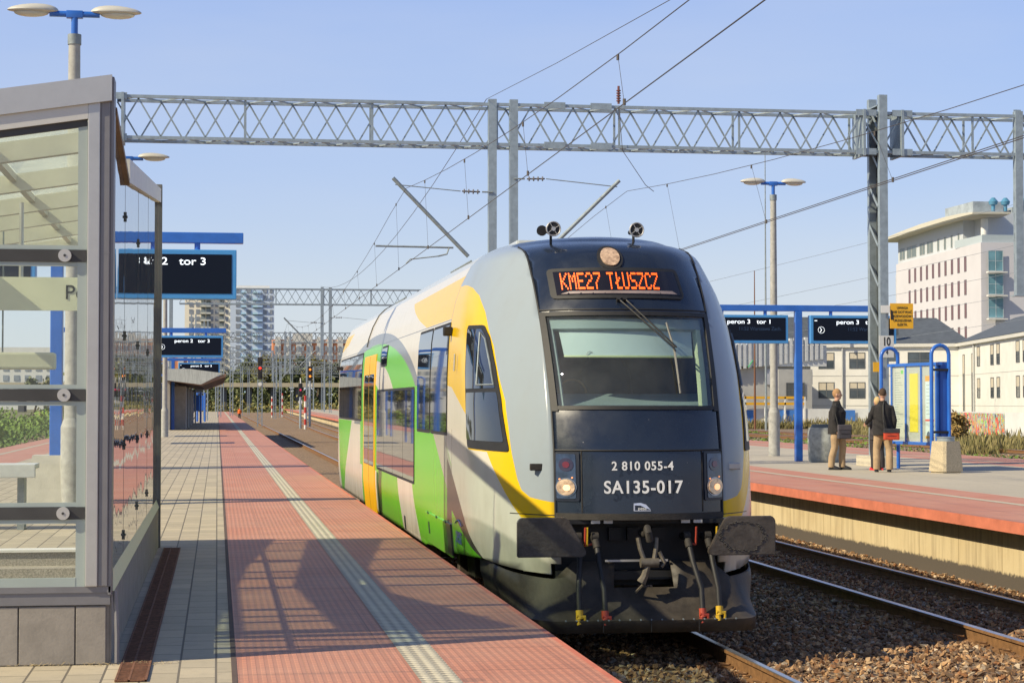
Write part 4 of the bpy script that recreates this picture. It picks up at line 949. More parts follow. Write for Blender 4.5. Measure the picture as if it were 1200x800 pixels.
# sheets and bars added over the roof, unseen, to cast the platform shadow
m=MB()
def rp(x,y,dz=0.): return (x,y,rz(x)+.03+dz)
for pts in ([(-4.7,11.7),(-3.6,11.7),(-3.35,17.),(-3.05,20.6),(-4.7,20.6)],[(-2.75,20.4),(-2.05,20.5),(-2.6,15.),(-1.9,11.7),(-2.9,11.7),(-3.05,15.)]):
    m.prism([rp(*p) for p in pts],(0,0,.02))
m.obox(rp(-4.7,11.75),rp(-2.0,11.75),.20,.1); m.obox(rp(-4.7,12.35),rp(-2.0,12.35),.08,.06); m.obox(rp(-4.7,12.7),rp(-2.2,12.7),.06,.06)
m.build('shadow_sheeting',M_alud,sh)
# items hung inside, seen through the front panes
tg=thing('hanging_sign','pale hanging sign reading Peron inside the glass shelter','sign',(-1.9,16.,2.4))
m=MB(); m.box(-3.4,-.80,15.98,16.02,2.235,2.50); m.build('sign_panel',pm('cream_sign',(.78,.79,.64),.5,var=.03),tg)
text('Peron 2',.165,face_mat((-1.21,15.975,2.375)),M_txtk,tg,'sign_lettering',.001,'LEFT'); 
m=MB(); m.tube([(-1.55,16,2.50),(-1.55,16,rz(-1.5)-.1)],.018,8); m.tube([(-3.2,16,2.50),(-3.2,16,rz(-3.2)-.1)],.018,8); m.build('hanger',M_alu,tg)
m=MB(); m.tube([(-1.62,17.45,-1.0),(-1.62,17.45,.1)],.045,14) ; 
bo=thing('stair_handrail_post','short white handrail post with a yellow cap on the underpass stairs','handrail post',(-1.36,17.45,-1.4))
m=MB(); m.tube([(-1.22,15.6,-1.85),(-1.22,15.6,.02)],.030,14); m.build('post',M_white,bo); m=MB(); m.tube([(-1.22,15.6,.02),(-1.22,15.6,.06)],.036,14); m.build('cap',pm('yellow_cap',(.7,.42,.05),.5),bo); m=MB(); m.tube([(-1.22,15.6,-1.9),(-1.22,15.6,-1.83)],.06,14); m.build('base_collar',M_alud,bo)
m=MB(); m.tube([(XS+.02,YF+.02,.42),(XS+.03,YF+.01,.30),(XS+.035,YF,.16),(XS+.035,YF,.01)],.014,8)
cb=m.build('cable_conduit',M_alud); tag(cb,'short grey cable conduit clipped to the corner of the glass shelter','conduit')
m=MB()
for i in range(90):
    x=random.gauss(-.45,.13); y=YF-.04+random.gauss(0,.03); x=min(x,-.2)
    if random.random()<.4: x=random.uniform(-1.2,-.6); y=YF-.03
    a=random.uniform(0,6.3); L_=random.uniform(.01,.035); m.tube([(x,y,.006),(x+L_*math.cos(a),y+L_*math.sin(a),.006+random.uniform(0,.02))],[.0016,.0006],3,caps=False)
tag(m.build('dry_grass',pm('straw',(.45,.36,.2),.9)),'dry straw-coloured grass at the foot of the glass shelter','grass',kind='stuff')
# ---------------- street furniture builders ----------------
def board(loc,label,lines,left=True,w=2.30,h=.66,size=1.):
    """blue post with a top beam and hanging display panels; loc is the post foot; panels left and right of it"""
    x,y=loc; t=thing('departure_board',label,'departure board',(x,y,0),'departure boards on blue posts')
    m=MB(); m.bbox(x-.09,x+.09,y-.09,y+.09,0,3.86,.015); m.build('post',M_blue,t)
    m=MB(); m.bbox(x-2.7,x+2.7,y-.07,y+.07,3.86,4.02,.012); m.build('beam',M_blue,t)
    for sgn,txt in ((-1,lines[0]),(1,lines[1])):
        x0=x+sgn*.30; x1=x+sgn*(.30+w); a,b_=min(x0,x1),max(x0,x1)
        p=MB(); p.bbox(a,b_,y-.13,y+.13,3.03,3.76,.012); pn=p.build('display_case',M_blue2,t)
        p=MB(); p.box(a+.07,b_-.07,y-.137,y-.13,3.11,3.69); p.build('screen',pm('black_screen',(.006,.010,.022),.4,var=0,spec=.15),pn)
        p=MB(); 
        for q in (.25,.75): p.tube([(a+(b_-a)*q,y,3.76),(a+(b_-a)*q,y,3.87)],.045,10)
        p.build('hanger',M_blue,pn)
        if txt: 
            text(txt[0],.155,face_mat((b_-.16-.52-.35,y-.14,3.58)),M_scr,pn,'screen_lettering',.001,bold=.001,sx=1.25)
            if txt[1]:
                text('11:52 Warszawa Zach.',.13,face_mat((b_-.75,y-.14,3.40)),M_scr2,pn,'screen_lettering',.001,bold=.0,sx=.95)
            p=MB(); c=(a+.28,3.38); p.tube([(c[0]+.085*math.cos(k),y-.139,c[1]+.085*math.sin(k)) for k in np.linspace(0,2*PI,17)],.004,4,caps=False); p.tube([(c[0]-.03,y-.14,c[1]+.05),(c[0]+.01,y-.14,c[1])],.008,4); p.tube([(c[0]+.01,y-.14,c[1]),(c[0]-.03,y-.14,c[1]-.05)],.008,4); p.box(a+.1,a+.17,y-.141,y-.138,3.61,3.63); p.build('clock_face',M_scr,pn)
    return t
M_scr=pm('white_screen_text',(.8,.85,.9),.5,var=0,emit=(.8,.9,1),es=.9); M_scr2=pm('dim_screen_text',(.02,.045,.10),.5,var=0,emit=(.1,.25,.6),es=.03)
board((-2.33,29.4),'nearest blue departure board on the near platform behind the glass shelter',(('peron 2   tor 5',0),('peron 2   tor 3',0)))
board((-2.42,67.),'second blue departure board along the near platform, above the blue arches',(('peron 2   tor 5',0),('peron 2   tor 3',0)))
board((-2.48,112.),'farthest blue departure board of the near platform beside the canopy shelter',(('peron 2   tor 5',0),('peron 2   tor 3',0)))
board((14.82,49.),'blue departure board of the far platform between the railcar and the two waiting men',(('peron 3   tor 1',1),('peron 3   tor 2',1)))
def lamp(x,y,h,label,base=.9):
    t=thing('street_lamp',label,'street lamp',(x,y,0),'twin-headed platform lamps')
    m=MB(); m.tube([(x,y,0),(x,y,1.15)],.16,18); m.tube([(x,y,1.15),(x,y,1.28)],[.16,.115],18); m.tube([(x,y,1.28),(x,y,h-.45)],[.115,.085],18); m.build('pole',pm('concrete_pole',(.35,.35,.33),.8,var=.2,scale=8,bump=.2),t)
    m=MB(); m.tube([(x,y,h-.45),(x,y,h-.3)],.10,14); m.build('pole_collar',M_gald,t)
    m=MB(); m.tube([(x,y,h-.3),(x,y,h)],.05,10); m.tube([(x-.36,y,h),(x+.36,y,h)],.045,10); m.bbox(x-.12,x+.12,y-.05,y+.05,h-.06,h+.05,.01); m.build('arm',M_blue,t)
    for s in (-1,1):
        bm=bmesh.new(); bmesh.ops.create_uvsphere(bm,u_segments=20,v_segments=12,radius=1)
        for v in bm.verts:
            f=(v.co.x*s+1)/2; v.co=Vector((v.co.x*.37,v.co.y*.15,(v.co.z*.12 if v.co.z>0 else v.co.z*.045)*(1-.35*f)))
        m=MB(); m.bm(bm,Matrix.Translation((x+s*.60,y,h+.04)),smooth=True); hd_=m.build('lamp_head',pm('lamp_housing',(.50,.49,.44),.5,var=.06),t)
        m=MB(); bm=bmesh.new(); bmesh.ops.create_uvsphere(bm,u_segments=16,v_segments=8,radius=1)
        for v in bm.verts: v.co=Vector((v.co.x*.25,v.co.y*.115,v.co.z*.06))
        m.bm(bm,Matrix.Translation((x+s*.62,y,h+.005)),smooth=True); m.build('lens',pm('lamp_diffuser',(.55,.55,.48),.2,var=.1,coat=.5),hd_)
    return t
l0=lamp(-2.1,29.3,7.2,'tall twin-headed lamp nearest to the glass shelter on the near platform')
copy_tree(l0,(-2.1,46.5,0),'second twin-headed lamp on the near platform, only its right head showing past the glass shelter')
copy_tree(l0,(-2.3,88,0),'third twin-headed lamp on the near platform behind the second departure board')
copy_tree(l0,(15.62,54,0),'twin-headed lamp nearest to us on the far platform beside the railcar',scale=(1,1,1.075))
for i,(x,y,d) in enumerate([(16.2,122,'twin-headed lamp on the far platform behind the railcar, nearest of the small far ones'),(17,165,'middle small far twin-headed lamp left of the railcar'),(18,205,'farthest small twin-headed lamp left of the railcar')]): copy_tree(l0,(x+ease(y),y,0),d)
# ---------------- timetable stand with arches ----------------
def stand(x,y,rz,label,posters=True):
    """two blue arches (hoops standing across the board) with a glazed board between"""
    t=thing('timetable_stand',label,'timetable stand',(0,0,0),'timetable stands with blue arches')
    def hoop(cx,w=.42,h=2.76,yo=0.):
        m=MB(); pts=[(cx,yo-w/2,0),(cx,yo-w/2,h-w/2)]+[(cx,yo-w/2*math.cos(a),h-w/2+w/2*math.sin(a)) for a in np.linspace(0,PI,11)[1:-1]]+[(cx,yo+w/2,h-w/2),(cx,yo+w/2,0)]
        m.tube(pts,.042,12); return m
    hoop(-1.22).build('arch',M_blue,t); hoop(1.22).build('arch',M_blue,t)
    f=MB()
    for z in (.60,2.36): f.bbox(-1.22,1.22,-.06,.06,z-.035,z+.035,.008)
    for x_ in (-1.05,-.35,.40,1.1): f.bbox(x_-.03,x_+.03,-.05,.05,.60,2.36,.006)
    fr_=f.build('board_frame',M_blue,t)
    f=MB(); f.box(-1.04,1.09,-.02,.02,.63,2.33); f.build('back_panel',pm('poster_backing',(.45,.47,.44),.6,var=.06),fr_)
    if posters:
        cols=[('pale_timetable',(.55,.57,.50),-.95,-.42,.72,2.28),('yellow_timetable',(.72,.62,.02),-.18,.22,.85,2.16),('blue_notice',(.60,.72,.76),.58,.98,.72,2.1)]
        for n,c,a,b_,z0,z1 in cols:
            f=MB(); f.box(a,b_,-.028,-.021,z0,z1); po=f.build(n,pm(n,c,.6,var=.07,scale=30),fr_)
        f=MB(); f.box(.58,.98,-.031,-.028,1.98,2.1); f.box(.58,.98,-.031,-.028,.72,.77); f.build('orange_band',pm('orange_band',(.75,.36,.03),.6,var=0),fr_)
        f=MB(); f.box(.58,.98,-.031,-.028,1.10,1.14); f.build('red_band',pm('red_band',(.65,.05,.05),.6,var=0),fr_)
        f=MB()
        for i in range(26):
            z=.80+i*.055; f.box(-.90,-.90+random.uniform(.15,.40),-.0285,-.028,z,z+.012)
        for i in range(9):
            z=1.25+i*.08; f.box(.62,.62+random.uniform(.1,.3),-.0285,-.028,z,z+.010)
        f.build('fine_print',pm('fine_print',(.22,.27,.28),.7,var=0),fr_)
        f=MB(); f.box(-.60,-.48,-.0295,-.0285,2.16,2.24); f.build('green_mark',pm('green_mark',(.15,.55,.1),.6,var=0),fr_)
    f=MB(); f.box(-1.02,1.07,-.046,-.042,.65,2.32); f.build('cover_glass',M_glass,fr_)
    # deep blue case on the right side, tilted warning plate on the left
    f=MB(); f.bbox(1.02,1.20,.02,.20,.58,2.40,.02); f.build('side_case',pm('ribbed_blue_case',(.015,.09,.40),.45,var=.1),t)
    f=MB(); f.box(1.16,1.25,-.19,.19,.84,.89); f.box(1.16,1.25,-.19,.19,2.20,2.25); f.build('bracket',M_black,t)
    t.location=(x,y,0); t.rotation_euler=(0,0,rz); return t
s0=stand(16.0,41.8,0,'blue arched timetable stand with yellow and white posters on the far platform')
s0.rotation_euler=(0,0,R(-83)); s0.location=(15.47,42.25,0)
copy_tree(s0,(-2.35,74,0),'blue arched stand under the second departure board of the near platform',rotz=R(90))
copy_tree(s0,(-2.55,90,0),'blue arched stand farther along the near platform before the canopy shelter',rotz=R(90))
# bins
t=thing('square_litter_bin','square exposed-aggregate litter bin with a grey metal rim in front of the timetable stand','litter bin',(15.53,40.5,0))
m=MB(); 
def frus(m,cx,cy,w0,w1,z0,z1,c=.05):
    def ring(w,z): h=w/2; return [(cx-h+c,cy-h,z),(cx+h-c,cy-h,z),(cx+h,cy-h+c,z),(cx+h,cy+h-c,z),(cx+h-c,cy+h,z),(cx-h+c,cy+h,z),(cx-h,cy+h-c,z),(cx-h,cy-h+c,z)]
    vs=ring(w0,z0)+ring(w1,z1); m.add(vs,[tuple(range(7,-1,-1)),tuple(range(8,16))]+[(i,(i+1)%8,8+(i+1)%8,8+i) for i in range(8)])
frus(m,15.53,40.5,.56,.46,0.03,.68); frus(m,15.53,40.5,.50,.50,0,.03)
bb=m.build('bin_body',pm('sandy_aggregate',(.46,.39,.27),.9,var=.35,scale=50,bump=.6,bscale=70),t)
m=MB(); m.tube([(15.53,40.5,.66),(15.53,40.5,.76)],.19,20); m.tube([(15.53,40.5,.76),(15.53,40.5,.775)],.205,20); m.build('metal_rim',M_gal,t)
t.rotation_euler=(0,0,R(20))
t=thing('round_litter_bin','round grey concrete litter bin with a dark lid behind the waiting man','litter bin',(15.25,48.2,0))
m=MB(); m.tube([(15.25,48.2,0),(15.25,48.2,.06),(15.25,48.2,.75),(15.25,48.2,.88)],[.36,.40,.42,.39],24); m.build('bin_body',pm('mottled_concrete',(.33,.35,.33),.9,var=.35,scale=7,bump=.4),t)
m=MB(); m.tube([(15.25,48.2,.88),(15.25,48.2,.96)],[.34,.31],24); m.build('bin_lid',pm('dark_lid',(.10,.12,.12),.6),t)
# concrete foot and yellow sign etc. on the mast are added with the gantry
# ---------------- people ----------------
M_skin=pm('skin',(.52,.30,.21),.55,var=.08); M_khaki=pm('khaki_cloth',(.38,.27,.16),.9,var=.14,scale=8,bump=.3,bscale=12)
M_coat=pm('black_wool',(.022,.021,.022),.95,var=.3,scale=15,bump=.3,bscale=14); M_shoe=pm('dark_leather',(.02,.02,.022),.4)
def remesh(o,vox=.012,smooth=2):
    md=o.modifiers.new('fuse','REMESH'); md.mode='VOXEL'; md.voxel_size=vox; md.use_smooth_shade=True
    if smooth: s=o.modifiers.new('soften','SMOOTH'); s.factor=.5; s.iterations=smooth
def limb(m,pts,rs,n=12):
    m.tube(pts,rs,n)
def ball(m,c,r,sx=1,sy=1,sz=1):
    bm=bmesh.new(); bmesh.ops.create_uvsphere(bm,u_segments=16,v_segments=10,radius=r); m.bm(bm,Matrix.Translation(c)@Matrix.Diagonal((sx,sy,sz,1)),smooth=True)
def person(label,trs,hair,coat,bulk=1.,stance=.10,turn=0.,arm_l='down',arm_r='down',coat_hem=.86,headturn=0.,headtilt=0.,height=1.8,step=(.0,.0),satchel=None,knee=0.):
    """built facing -y at the origin; z up; then turned"""
    t=thing('person',label,'person',(0,0,0)); k=height/1.8
    def V(x,y,z): return (x*k,y*k,z*k)
    m=MB()
    # skeleton points
    L={'hip':(.09,0,.93),'knee':(stance*.95,-.02-knee,.50),'ank':(stance,.03,.09)}
    for s in (-1,1):
        st_=step[0] if s<0 else step[1]
        limb(m,[V(s*.09,0,.95),V(s*.10,st_*.5-.02,.72),V(s*stance,st_*.7-.02,.50),V(s*stance,st_*.9+.02,.30),V(s*stance,st_+.03,.08)],[.085*k,.078*k,.058*k,.055*k,.042*k])
    m.loft([(V(0,0,.88),.15*k,.10*k),(V(0,0,1.0),.165*k,.11*k),(V(0,0,1.15),.145*k,.10*k),(V(0,-.01,1.32),.175*k,.115*k),(V(0,-.0,1.43),.17*k,.10*k),(V(0,.01,1.50),.08*k,.07*k)])
    limb(m,[V(0,.01,1.46),V(0,-.005,1.60)],[.06*k,.055*k])
    # head, centred at 1.68, with nose, ears, chin
    H=Matrix.Translation(V(0,-.01,1.68))@Matrix.Rotation(headturn,4,'Z')@Matrix.Rotation(headtilt,4,'X')
    hm=MB(); ball(hm,(0,.0,.02*k),.1*k,.78,.96,1.12); ball(hm,(0,-.03*k,-.055*k),.062*k,.85,.95,.9); ball(hm,(0,-.099*k,-.01*k),.017*k,.8,1.3,1.3)
    for s in (-1,1): ball(hm,(s*.078*k,.01*k,0),.026*k,.4,.8,1.2); 
    m.add([H@Vector(p) for p in hm.v],hm.f,True)
    arms={}
    for s,mode in ((-1,arm_r),(1,arm_l)):
        sh_=Vector(V(s*.18,.0,1.40))
        if mode=='down': el=Vector(V(s*.25,.03,1.12)); wr=Vector(V(s*.23,-.06,.86))
        elif mode=='bent': el=Vector(V(s*.27,.04,1.13)); wr=Vector(V(s*.12,-.22,1.12))
        elif mode=='out': el=Vector(V(s*.28,.0,1.15)); wr=Vector(V(s*.34,-.24,1.06))
        arms[s]=(sh_,el,wr); limb(m,[sh_,el,wr],[.052*k,.042*k,.030*k])
        d=(wr-el).normalized(); pc=wr+d*.05*k; x=d.cross(Vector((s,0,0)) if abs(d.x)<.9 else Vector((0,1,0))).normalized(); nrm=d.cross(x).normalized()
        # palm and five fingers
        hb=MB(); 
        m.tube([wr,wr+d*.03*k,wr+d*.085*k],[.028*k,.038*k,.034*k],8)
        for fi,(off,ln) in enumerate(((-.028,.062),(-.010,.075),(.010,.07),(.028,.055))):
            a=wr+d*.08*k+x*off*k; m.tube([a,a+d*ln*.5*k,a+d*ln*.85*k+nrm*(-s)*.02*k],[.0105*k,.009*k,.0075*k],6)
        a=wr+d*.03*k-x*.03*k; m.tube([a,a-x*.03*k+d*.03*k,a-x*.035*k+d*.06*k],[.012*k,.0105*k,.008*k],6)
    body=m.build('body',M_skin,t); remesh(body,.0085,1)
    # eyes and mouth
    e=MB()
    for s in (-1,1):
        p=H@Vector((s*.03*k,-.089*k,.012*k)); bm=bmesh.new(); bmesh.ops.create_uvsphere(bm,u_segments=8,v_segments=6,radius=.010*k); e.bm(bm,Matrix.Translation(p),smooth=True)
    e.build('eyes',pm('dark_eyes',(.03,.02,.02),.3),body)
    hh=MB(); ball(hh,(0,.012*k,.036*k),.104*k,.80,.95,1.08); hb_=MB(); vs=[];keep=[]
    hb_.add([H@Vector(p) for p in hh.v],hh.f,True)
    # cut the face side off the hair cap
    bm=bmesh.new(); vv=[bm.verts.new(p) for p in hb_.v]; 
    for f in hb_.f:
        try: bm.faces.new([vv[i] for i in f])
        except Exception: pass
    bmesh.ops.remove_doubles(bm,verts=bm.verts,dist=1e-5)
    co=H@Vector((0,-.055*k,.03*k)); no=(H.to_3x3()@Vector((0,-1,-.55))).normalized()
    bmesh.ops.bisect_plane(bm,geom=list(bm.verts)+list(bm.edges)+list(bm.faces),plane_co=co,plane_no=no,clear_outer=True)
    mm=MB(); mm.bm(bm,smooth=True); mm.build('hair',hair,body)
    # trousers
    m=MB()
    for s in (-1,1):
        st_=step[0] if s<0 else step[1]
        limb(m,[V(s*.085,0,.97),V(s*.10,st_*.5-.02,.72),V(s*stance,st_*.7-.03,.50),V(s*stance*1.02,st_*.9+.015,.28),V(s*stance*1.02,st_+.02,.055)],[.105*k,.102*k,.080*k,.078*k,.076*k])
    m.loft([(V(0,0,.84),.155*k,.115*k),(V(0,0,.92),.185*k,.125*k),(V(0,0,1.02),.175*k,.12*k),(V(0,0,1.05),.16*k,.11*k)])
    tr=m.build('trousers',trs,t); remesh(tr,.012,2)
    # coat
    m=MB(); h=coat_hem
    m.loft([(V(0,.01,h),.215*k,.155*k*bulk),(V(0,.01,h+.12),.215*k,.15*k*bulk),(V(0,0,1.12),.20*k,.145*k*bulk),(V(0,-.01,1.30),.215*k,.15*k*bulk),(V(0,0,1.40),.20*k,.13*k),(V(0,.005,1.46),.13*k,.10*k),(V(0,.01,1.54),.075*k,.078*k)])
    for s in (-1,1):
        sh_,el,wr=arms[s]; limb(m,[sh_+Vector((-s*.05*k,0,.01)),sh_,(sh_+el)/2,el,(el+wr)/2,wr-(wr-el).normalized()*.0],[.06*k,.066*k,.060*k,.056*k,.050*k,.045*k])
    c=m.build('coat',coat,t); remesh(c,.012,2)
    m=MB(); m.tube([V(.06*math.cos(a)*1.2,.01+.06*math.sin(a)*1.2,1.535) for a in np.linspace(0,2*PI,17)],.016*k,6,caps=False); m.build('collar',coat,c)
    for s in (-1,1):
        st_=step[0] if s<0 else step[1]; m=MB(); x=s*stance
        m.loft([(V(x,st_-.055,.0),.045*k,.135*k),(V(x,st_-.055,.03),.048*k,.14*k),(V(x,st_-.05,.06),.042*k,.115*k),(V(x,st_-.0,.10),.036*k,.06*k)]); m.build('shoe',M_shoe,t)
    t.rotation_euler=(0,0,turn); return t
# man 1 looks to the right, hands low, grey bag at his hip
p1=person('man in black jacket and khaki trousers with grey shoulder bag beside the round bin','x' and M_khaki,pm('fair_hair',(.36,.21,.10),.9,var=.2,scale=30),M_coat,bulk=1.3,turn=R(62),height=1.80,step=(.10,-.12),stance=.085,arm_l='down',arm_r='down',coat_hem=.80,headturn=R(8))
p1.location=(13.78,42.6,0)
p2=person('man seen from behind in a black coat reading the timetable, red bag at his hip',M_khaki,pm('dark_hair',(.06,.035,.022),.9,var=.2,scale=30),M_coat,turn=R(165),height=1.80,stance=.135,arm_l='out',arm_r='down',coat_hem=.80,headtilt=R(22),step=(.02,-.02))
p2.location=(14.33,41.1,0)
p3=person('fair-haired person in red shoes mostly hidden behind the man with the red bag',pm('dark_tights',(.03,.025,.03),.8),pm('blond_hair',(.55,.38,.18),.8,var=.2,scale=30),pm('charcoal_coat',(.05,.045,.05),.9),turn=R(190),height=1.62,stance=.11,arm_l='bent',arm_r='bent',coat_hem=.75)
p3.location=(14.62,42.3,0)
for c in kids(p3):
    if c.name.startswith('shoe'): c.data.materials[0]=pm('red_shoe',(.6,.02,.03),.4)
# bags: carried things of their own
def bag(name,label,cat,w,d,h,mat,flap=None,strap=None,loc=(0,0,0),rz=0,strapmat=M_black):
    t=thing(name,label,cat,(0,0,0)); m=MB(); m.bbox(-w/2,w/2,-d/2,d/2,0,h,min(d,h)*.22); b_=m.build('bag_body',mat,t)
    if flap: m=MB(); m.bbox(-w/2-.004,w/2+.004,-d/2-.008,d/2+.008,h*.62,h+.008,.015); m.build('flap',flap,b_)
    m=MB(); m.box(-w*.3,w*.3,-d/2-.006,-d/2,h*.35,h*.38); m.build('zip',M_black,b_)
    if strap: m=MB(); m.tube(strap,.014,6); m.build('strap',strapmat,t)
    t.location=loc; t.rotation_euler=(0,0,rz); return t
bag('shoulder_bag','dark grey flap bag hanging at the hip of the man beside the round bin','bag',.31,.11,.31,pm('grey_canvas',(.06,.057,.07),.8,var=.15,scale=20),pm('grey_canvas_flap',(.075,.07,.085),.8,var=.1,scale=20),[(-.15,-.0,.3),(-.19,.05,.55),(-.15,.12,.80)],(13.86,42.33,.70),R(4))
bag('shoulder_bag','orange-red bag with black top on the man reading the timetable','bag',.34,.13,.24,pm('orange_red_nylon',(.50,.055,.02),.6,var=.15,scale=8),pm('black_nylon',(.03,.03,.035),.6),[(-.12,.10,.2),(-.18,.16,.45),(-.14,.20,.85),(-.02,.20,.70+.2)] and [(-.15,.0,.22),(-.17,.03,.45),(-.16,.09,.75),(-.12,.17,.86)],(14.44,40.86,.70),R(-8))
t=thing('hanging_luminaire','pale box luminaire hanging inside the shelter behind the middle front pane','luminaire',(-2.6,18,1.8))
m=MB(); m.bbox(-3.8,-1.44,17.9,18.15,1.80,1.95,.02); m.build('housing',pm('cream_housing',(.66,.66,.56),.5,var=.03),t)
m=MB(); m.tube([(-1.9,18,1.95),(-1.9,18,rz(-1.9)-.1)],.008,5); m.tube([(-3.2,18,1.95),(-3.2,18,rz(-3.2)-.1)],.008,5); m.build('suspension_wire',M_gald,t)
t=thing('platform_bench','pale slatted bench beyond the shelter seen through the lower front pane','bench',(-3,24,0))
m=MB()
for q in range(4): m.bbox(-4.2,-2.12,23.8+q*.13,23.9+q*.13,.72,.78,.01)
m.bbox(-4.2,-2.12,23.75,23.8,.62,.78,.01)
m.build('seat',pm('pale_bench',(.55,.58,.58),.5),t)
m=MB()
for x_ in (-4.0,-2.3): m.box(x_-.04,x_+.04,23.9,24.2,0,.72)
m.build('leg',M_gald,t)
t=thing('concrete_block','sloping pale concrete block beside the nearest blue post behind the shelter','block',(-2.45,29.6,0))
m=MB(); m.add([(-2.80,29.2,0),(-2.2,29.2,0),(-2.2,29.9,0),(-2.80,29.9,0),(-2.66,29.3,.74),(-2.2,29.3,.74),(-2.2,29.8,.74),(-2.66,29.8,.74)],[(0,3,2,1),(4,5,6,7),(0,1,5,4),(1,2,6,5),(2,3,7,6),(3,0,4,7)]); m.build('block',pm('pale_block',(.52,.50,.43),.9,var=.12,bump=.3),t)
# canopy shelter along the near platform
t=thing('canopy_shelter','low concrete waiting shelter with a sloping corrugated canopy far along the near platform','shelter',(-2.3,115,0))
m=MB()
for a in (112,122,132,142): m.bbox(-2.6,-1.75,a,a+4,0,2.45,.03)
m.box(-2.75,-2.6,110,150,0,2.7); m.build('wall',pm('grey_render',(.30,.29,.27),.85,var=.15),t)
m=MB(); m.add([(-2.9,108,2.75),(-.9,108,2.45),(.45,108,2.95),(.45,108,3.1),(-.9,108,2.62),(-2.9,108,3.3),(-2.9,150,2.75),(-.9,150,2.45),(.45,150,2.95),(.45,150,3.1),(-.9,150,2.62),(-2.9,150,3.3)],[(0,1,2,3,4,5),(11,10,9,8,7,6),(0,6,7,1),(1,7,8,2),(2,8,9,3),(3,9,10,4),(4,10,11,5),(5,11,6,0)]); m.build('canopy',pm('brown_soffit',(.24,.16,.11),.7,var=.15),t)
m=MB(); m.add([(-2.9,107.95,2.75),(-.9,107.95,2.5),(.30,107.95,3.12),(-1.5,107.95,3.35),(-2.9,107.95,3.35)],[(0,1,2,3,4)]); m.box(-2.9,.2,107.96,108.0,3.0,3.1); m.build('fascia',pm('corrugated_grey',(.42,.45,.43),.7,var=.3,scale=8,stretch=(6,6,.3)),t)
for i,(x,y,d) in enumerate([(-1.35,150,'nearest'),(-1.1,160,'farther')]):
    t=thing('blue_frame','%s of the two blue tubular frames beyond the canopy shelter'%d,'frame',(x,y,0),'blue frames beyond the canopy'); m=MB(); m.tube([(x-.5,y,0),(x-.5,y,2.3),(x+.1,y,2.3),(x+.1,y,0)],.08,8); m.build('hoop',M_blue,t); m=MB(); m.box(x-.4,x,y-.03,y+.03,.9,2.1); m.build('panel',M_blue,t)
t=thing('canopy_shelter','flat white canopy on blue posts on the far platform, just left of the railcar','shelter',(0,0,0))
y=150; x0=13.2+ease(y)
m=MB(); m.bbox(x0-.2,x0+6,y,y+22,2.35,3.0,.05); m.build('canopy',pm('cream_canopy',(.58,.55,.47),.6,var=.06),t)
m=MB(); m.box(x0-.3,x0+6,y-.4,y+22,3.02,3.18); m.build('roof_edge',M_blue,t)
for yy in (y+1,y+8,y+15,y+21):
    m=MB(); m.tube([(x0+1,yy,0),(x0+1,yy,2.4)],.11,8); m.build('post',M_blue,t)
    m=MB(); m.tube([(x0+3,yy,0),(x0+3,yy,2.4)],.11,8); m.build('post',M_gal,t)
# worker far down the track in an orange vest
t=person('worker in an orange vest standing low beside the end of the near platform',pm('dark_work_trousers',(.03,.03,.04),.9),M_black,pm('orange_vest',(.85,.16,.02),.7,var=.05,emit=None),height=1.75); t.location=(3.3,300,-.95)
# platform edge marker at the very front is out of view
# ---------------- overhead line gantries ----------------
GZ1,GZ0=8.43,7.50
def truss_beam(x0,x1,y0,y1,parent,detail=True,p=1.0):
    m=MB()
    for y in (y0,y1):
        for z in (GZ0,GZ1): m.obox((x0,y,z),(x1,y,z),.07,.07)
    m.build('chords',M_gal,parent)
    m=MB(); x=x0; i=0
    while x<x1-.05:
        xe=min(x+p/2,x1)
        for y,ph in ((y0+.036,0),(y1-.036,1)):
            za,zb=(GZ0+.036,GZ1-.036) if (i+ph)%2==0 else (GZ1-.036,GZ0+.036)
            m.obox((x,y,za),(xe,y,zb),.035,.035) if detail else m.obox((x,y,za),(xe,y,zb),.03,.06)
        if detail:
            for z in (GZ0,GZ1):
                a,b_=(y0,y1) if i%2 else (y1,y0)
                m.obox((x,a,z),(xe,b_,z),.03,.03)
        x+=p/2; i+=1
    x=x0+2.9
    while x<x1: 
        for y in (y0+.04,y1-.04): m.obox((x,y,GZ0+.036),(x,y,GZ1-.036),.05,.04)
        x+=2.9
    m.build('lattice',M_gal if detail else M_gald,parent)
def mast(x,y0,parent,top=8.86,foot=0.,name='mast'):
    m=MB(); w=.10
    for y in (y0-.10,y0+.66): 
        m.box(x-w,x+w,y-.012,y,foot,top); m.box(x-w,x-w+.012,y,y+.14,foot,top); m.box(x+w-.012,x+w,y,y+.14,foot,top)
    o=m.build(name,M_gal,parent)
    m=MB(); z=foot+.5; k=0
    while z<top-.2:
        m.obox((x-w+.0,y0+.04,z),(x-w+.0,y0+.66,z+.55 if k%2 else z+.55),.012,.07); z+=.95; k+=1
    m.box(x-w,x+w,y0,y0+.66,top-.25,top-.22)
    m.build('mast_lacing',M_gal,o)
    m=MB(); m.box(x+w-.03,x+w-.018,y0+.05,y0+.655,foot+.3,top-.3); m.build('inner_shade_plate',pm('shadowed_plate',(.045,.055,.06),.7,var=.2),o); return o  # added plate; the shade between the channels is put into its dark colour
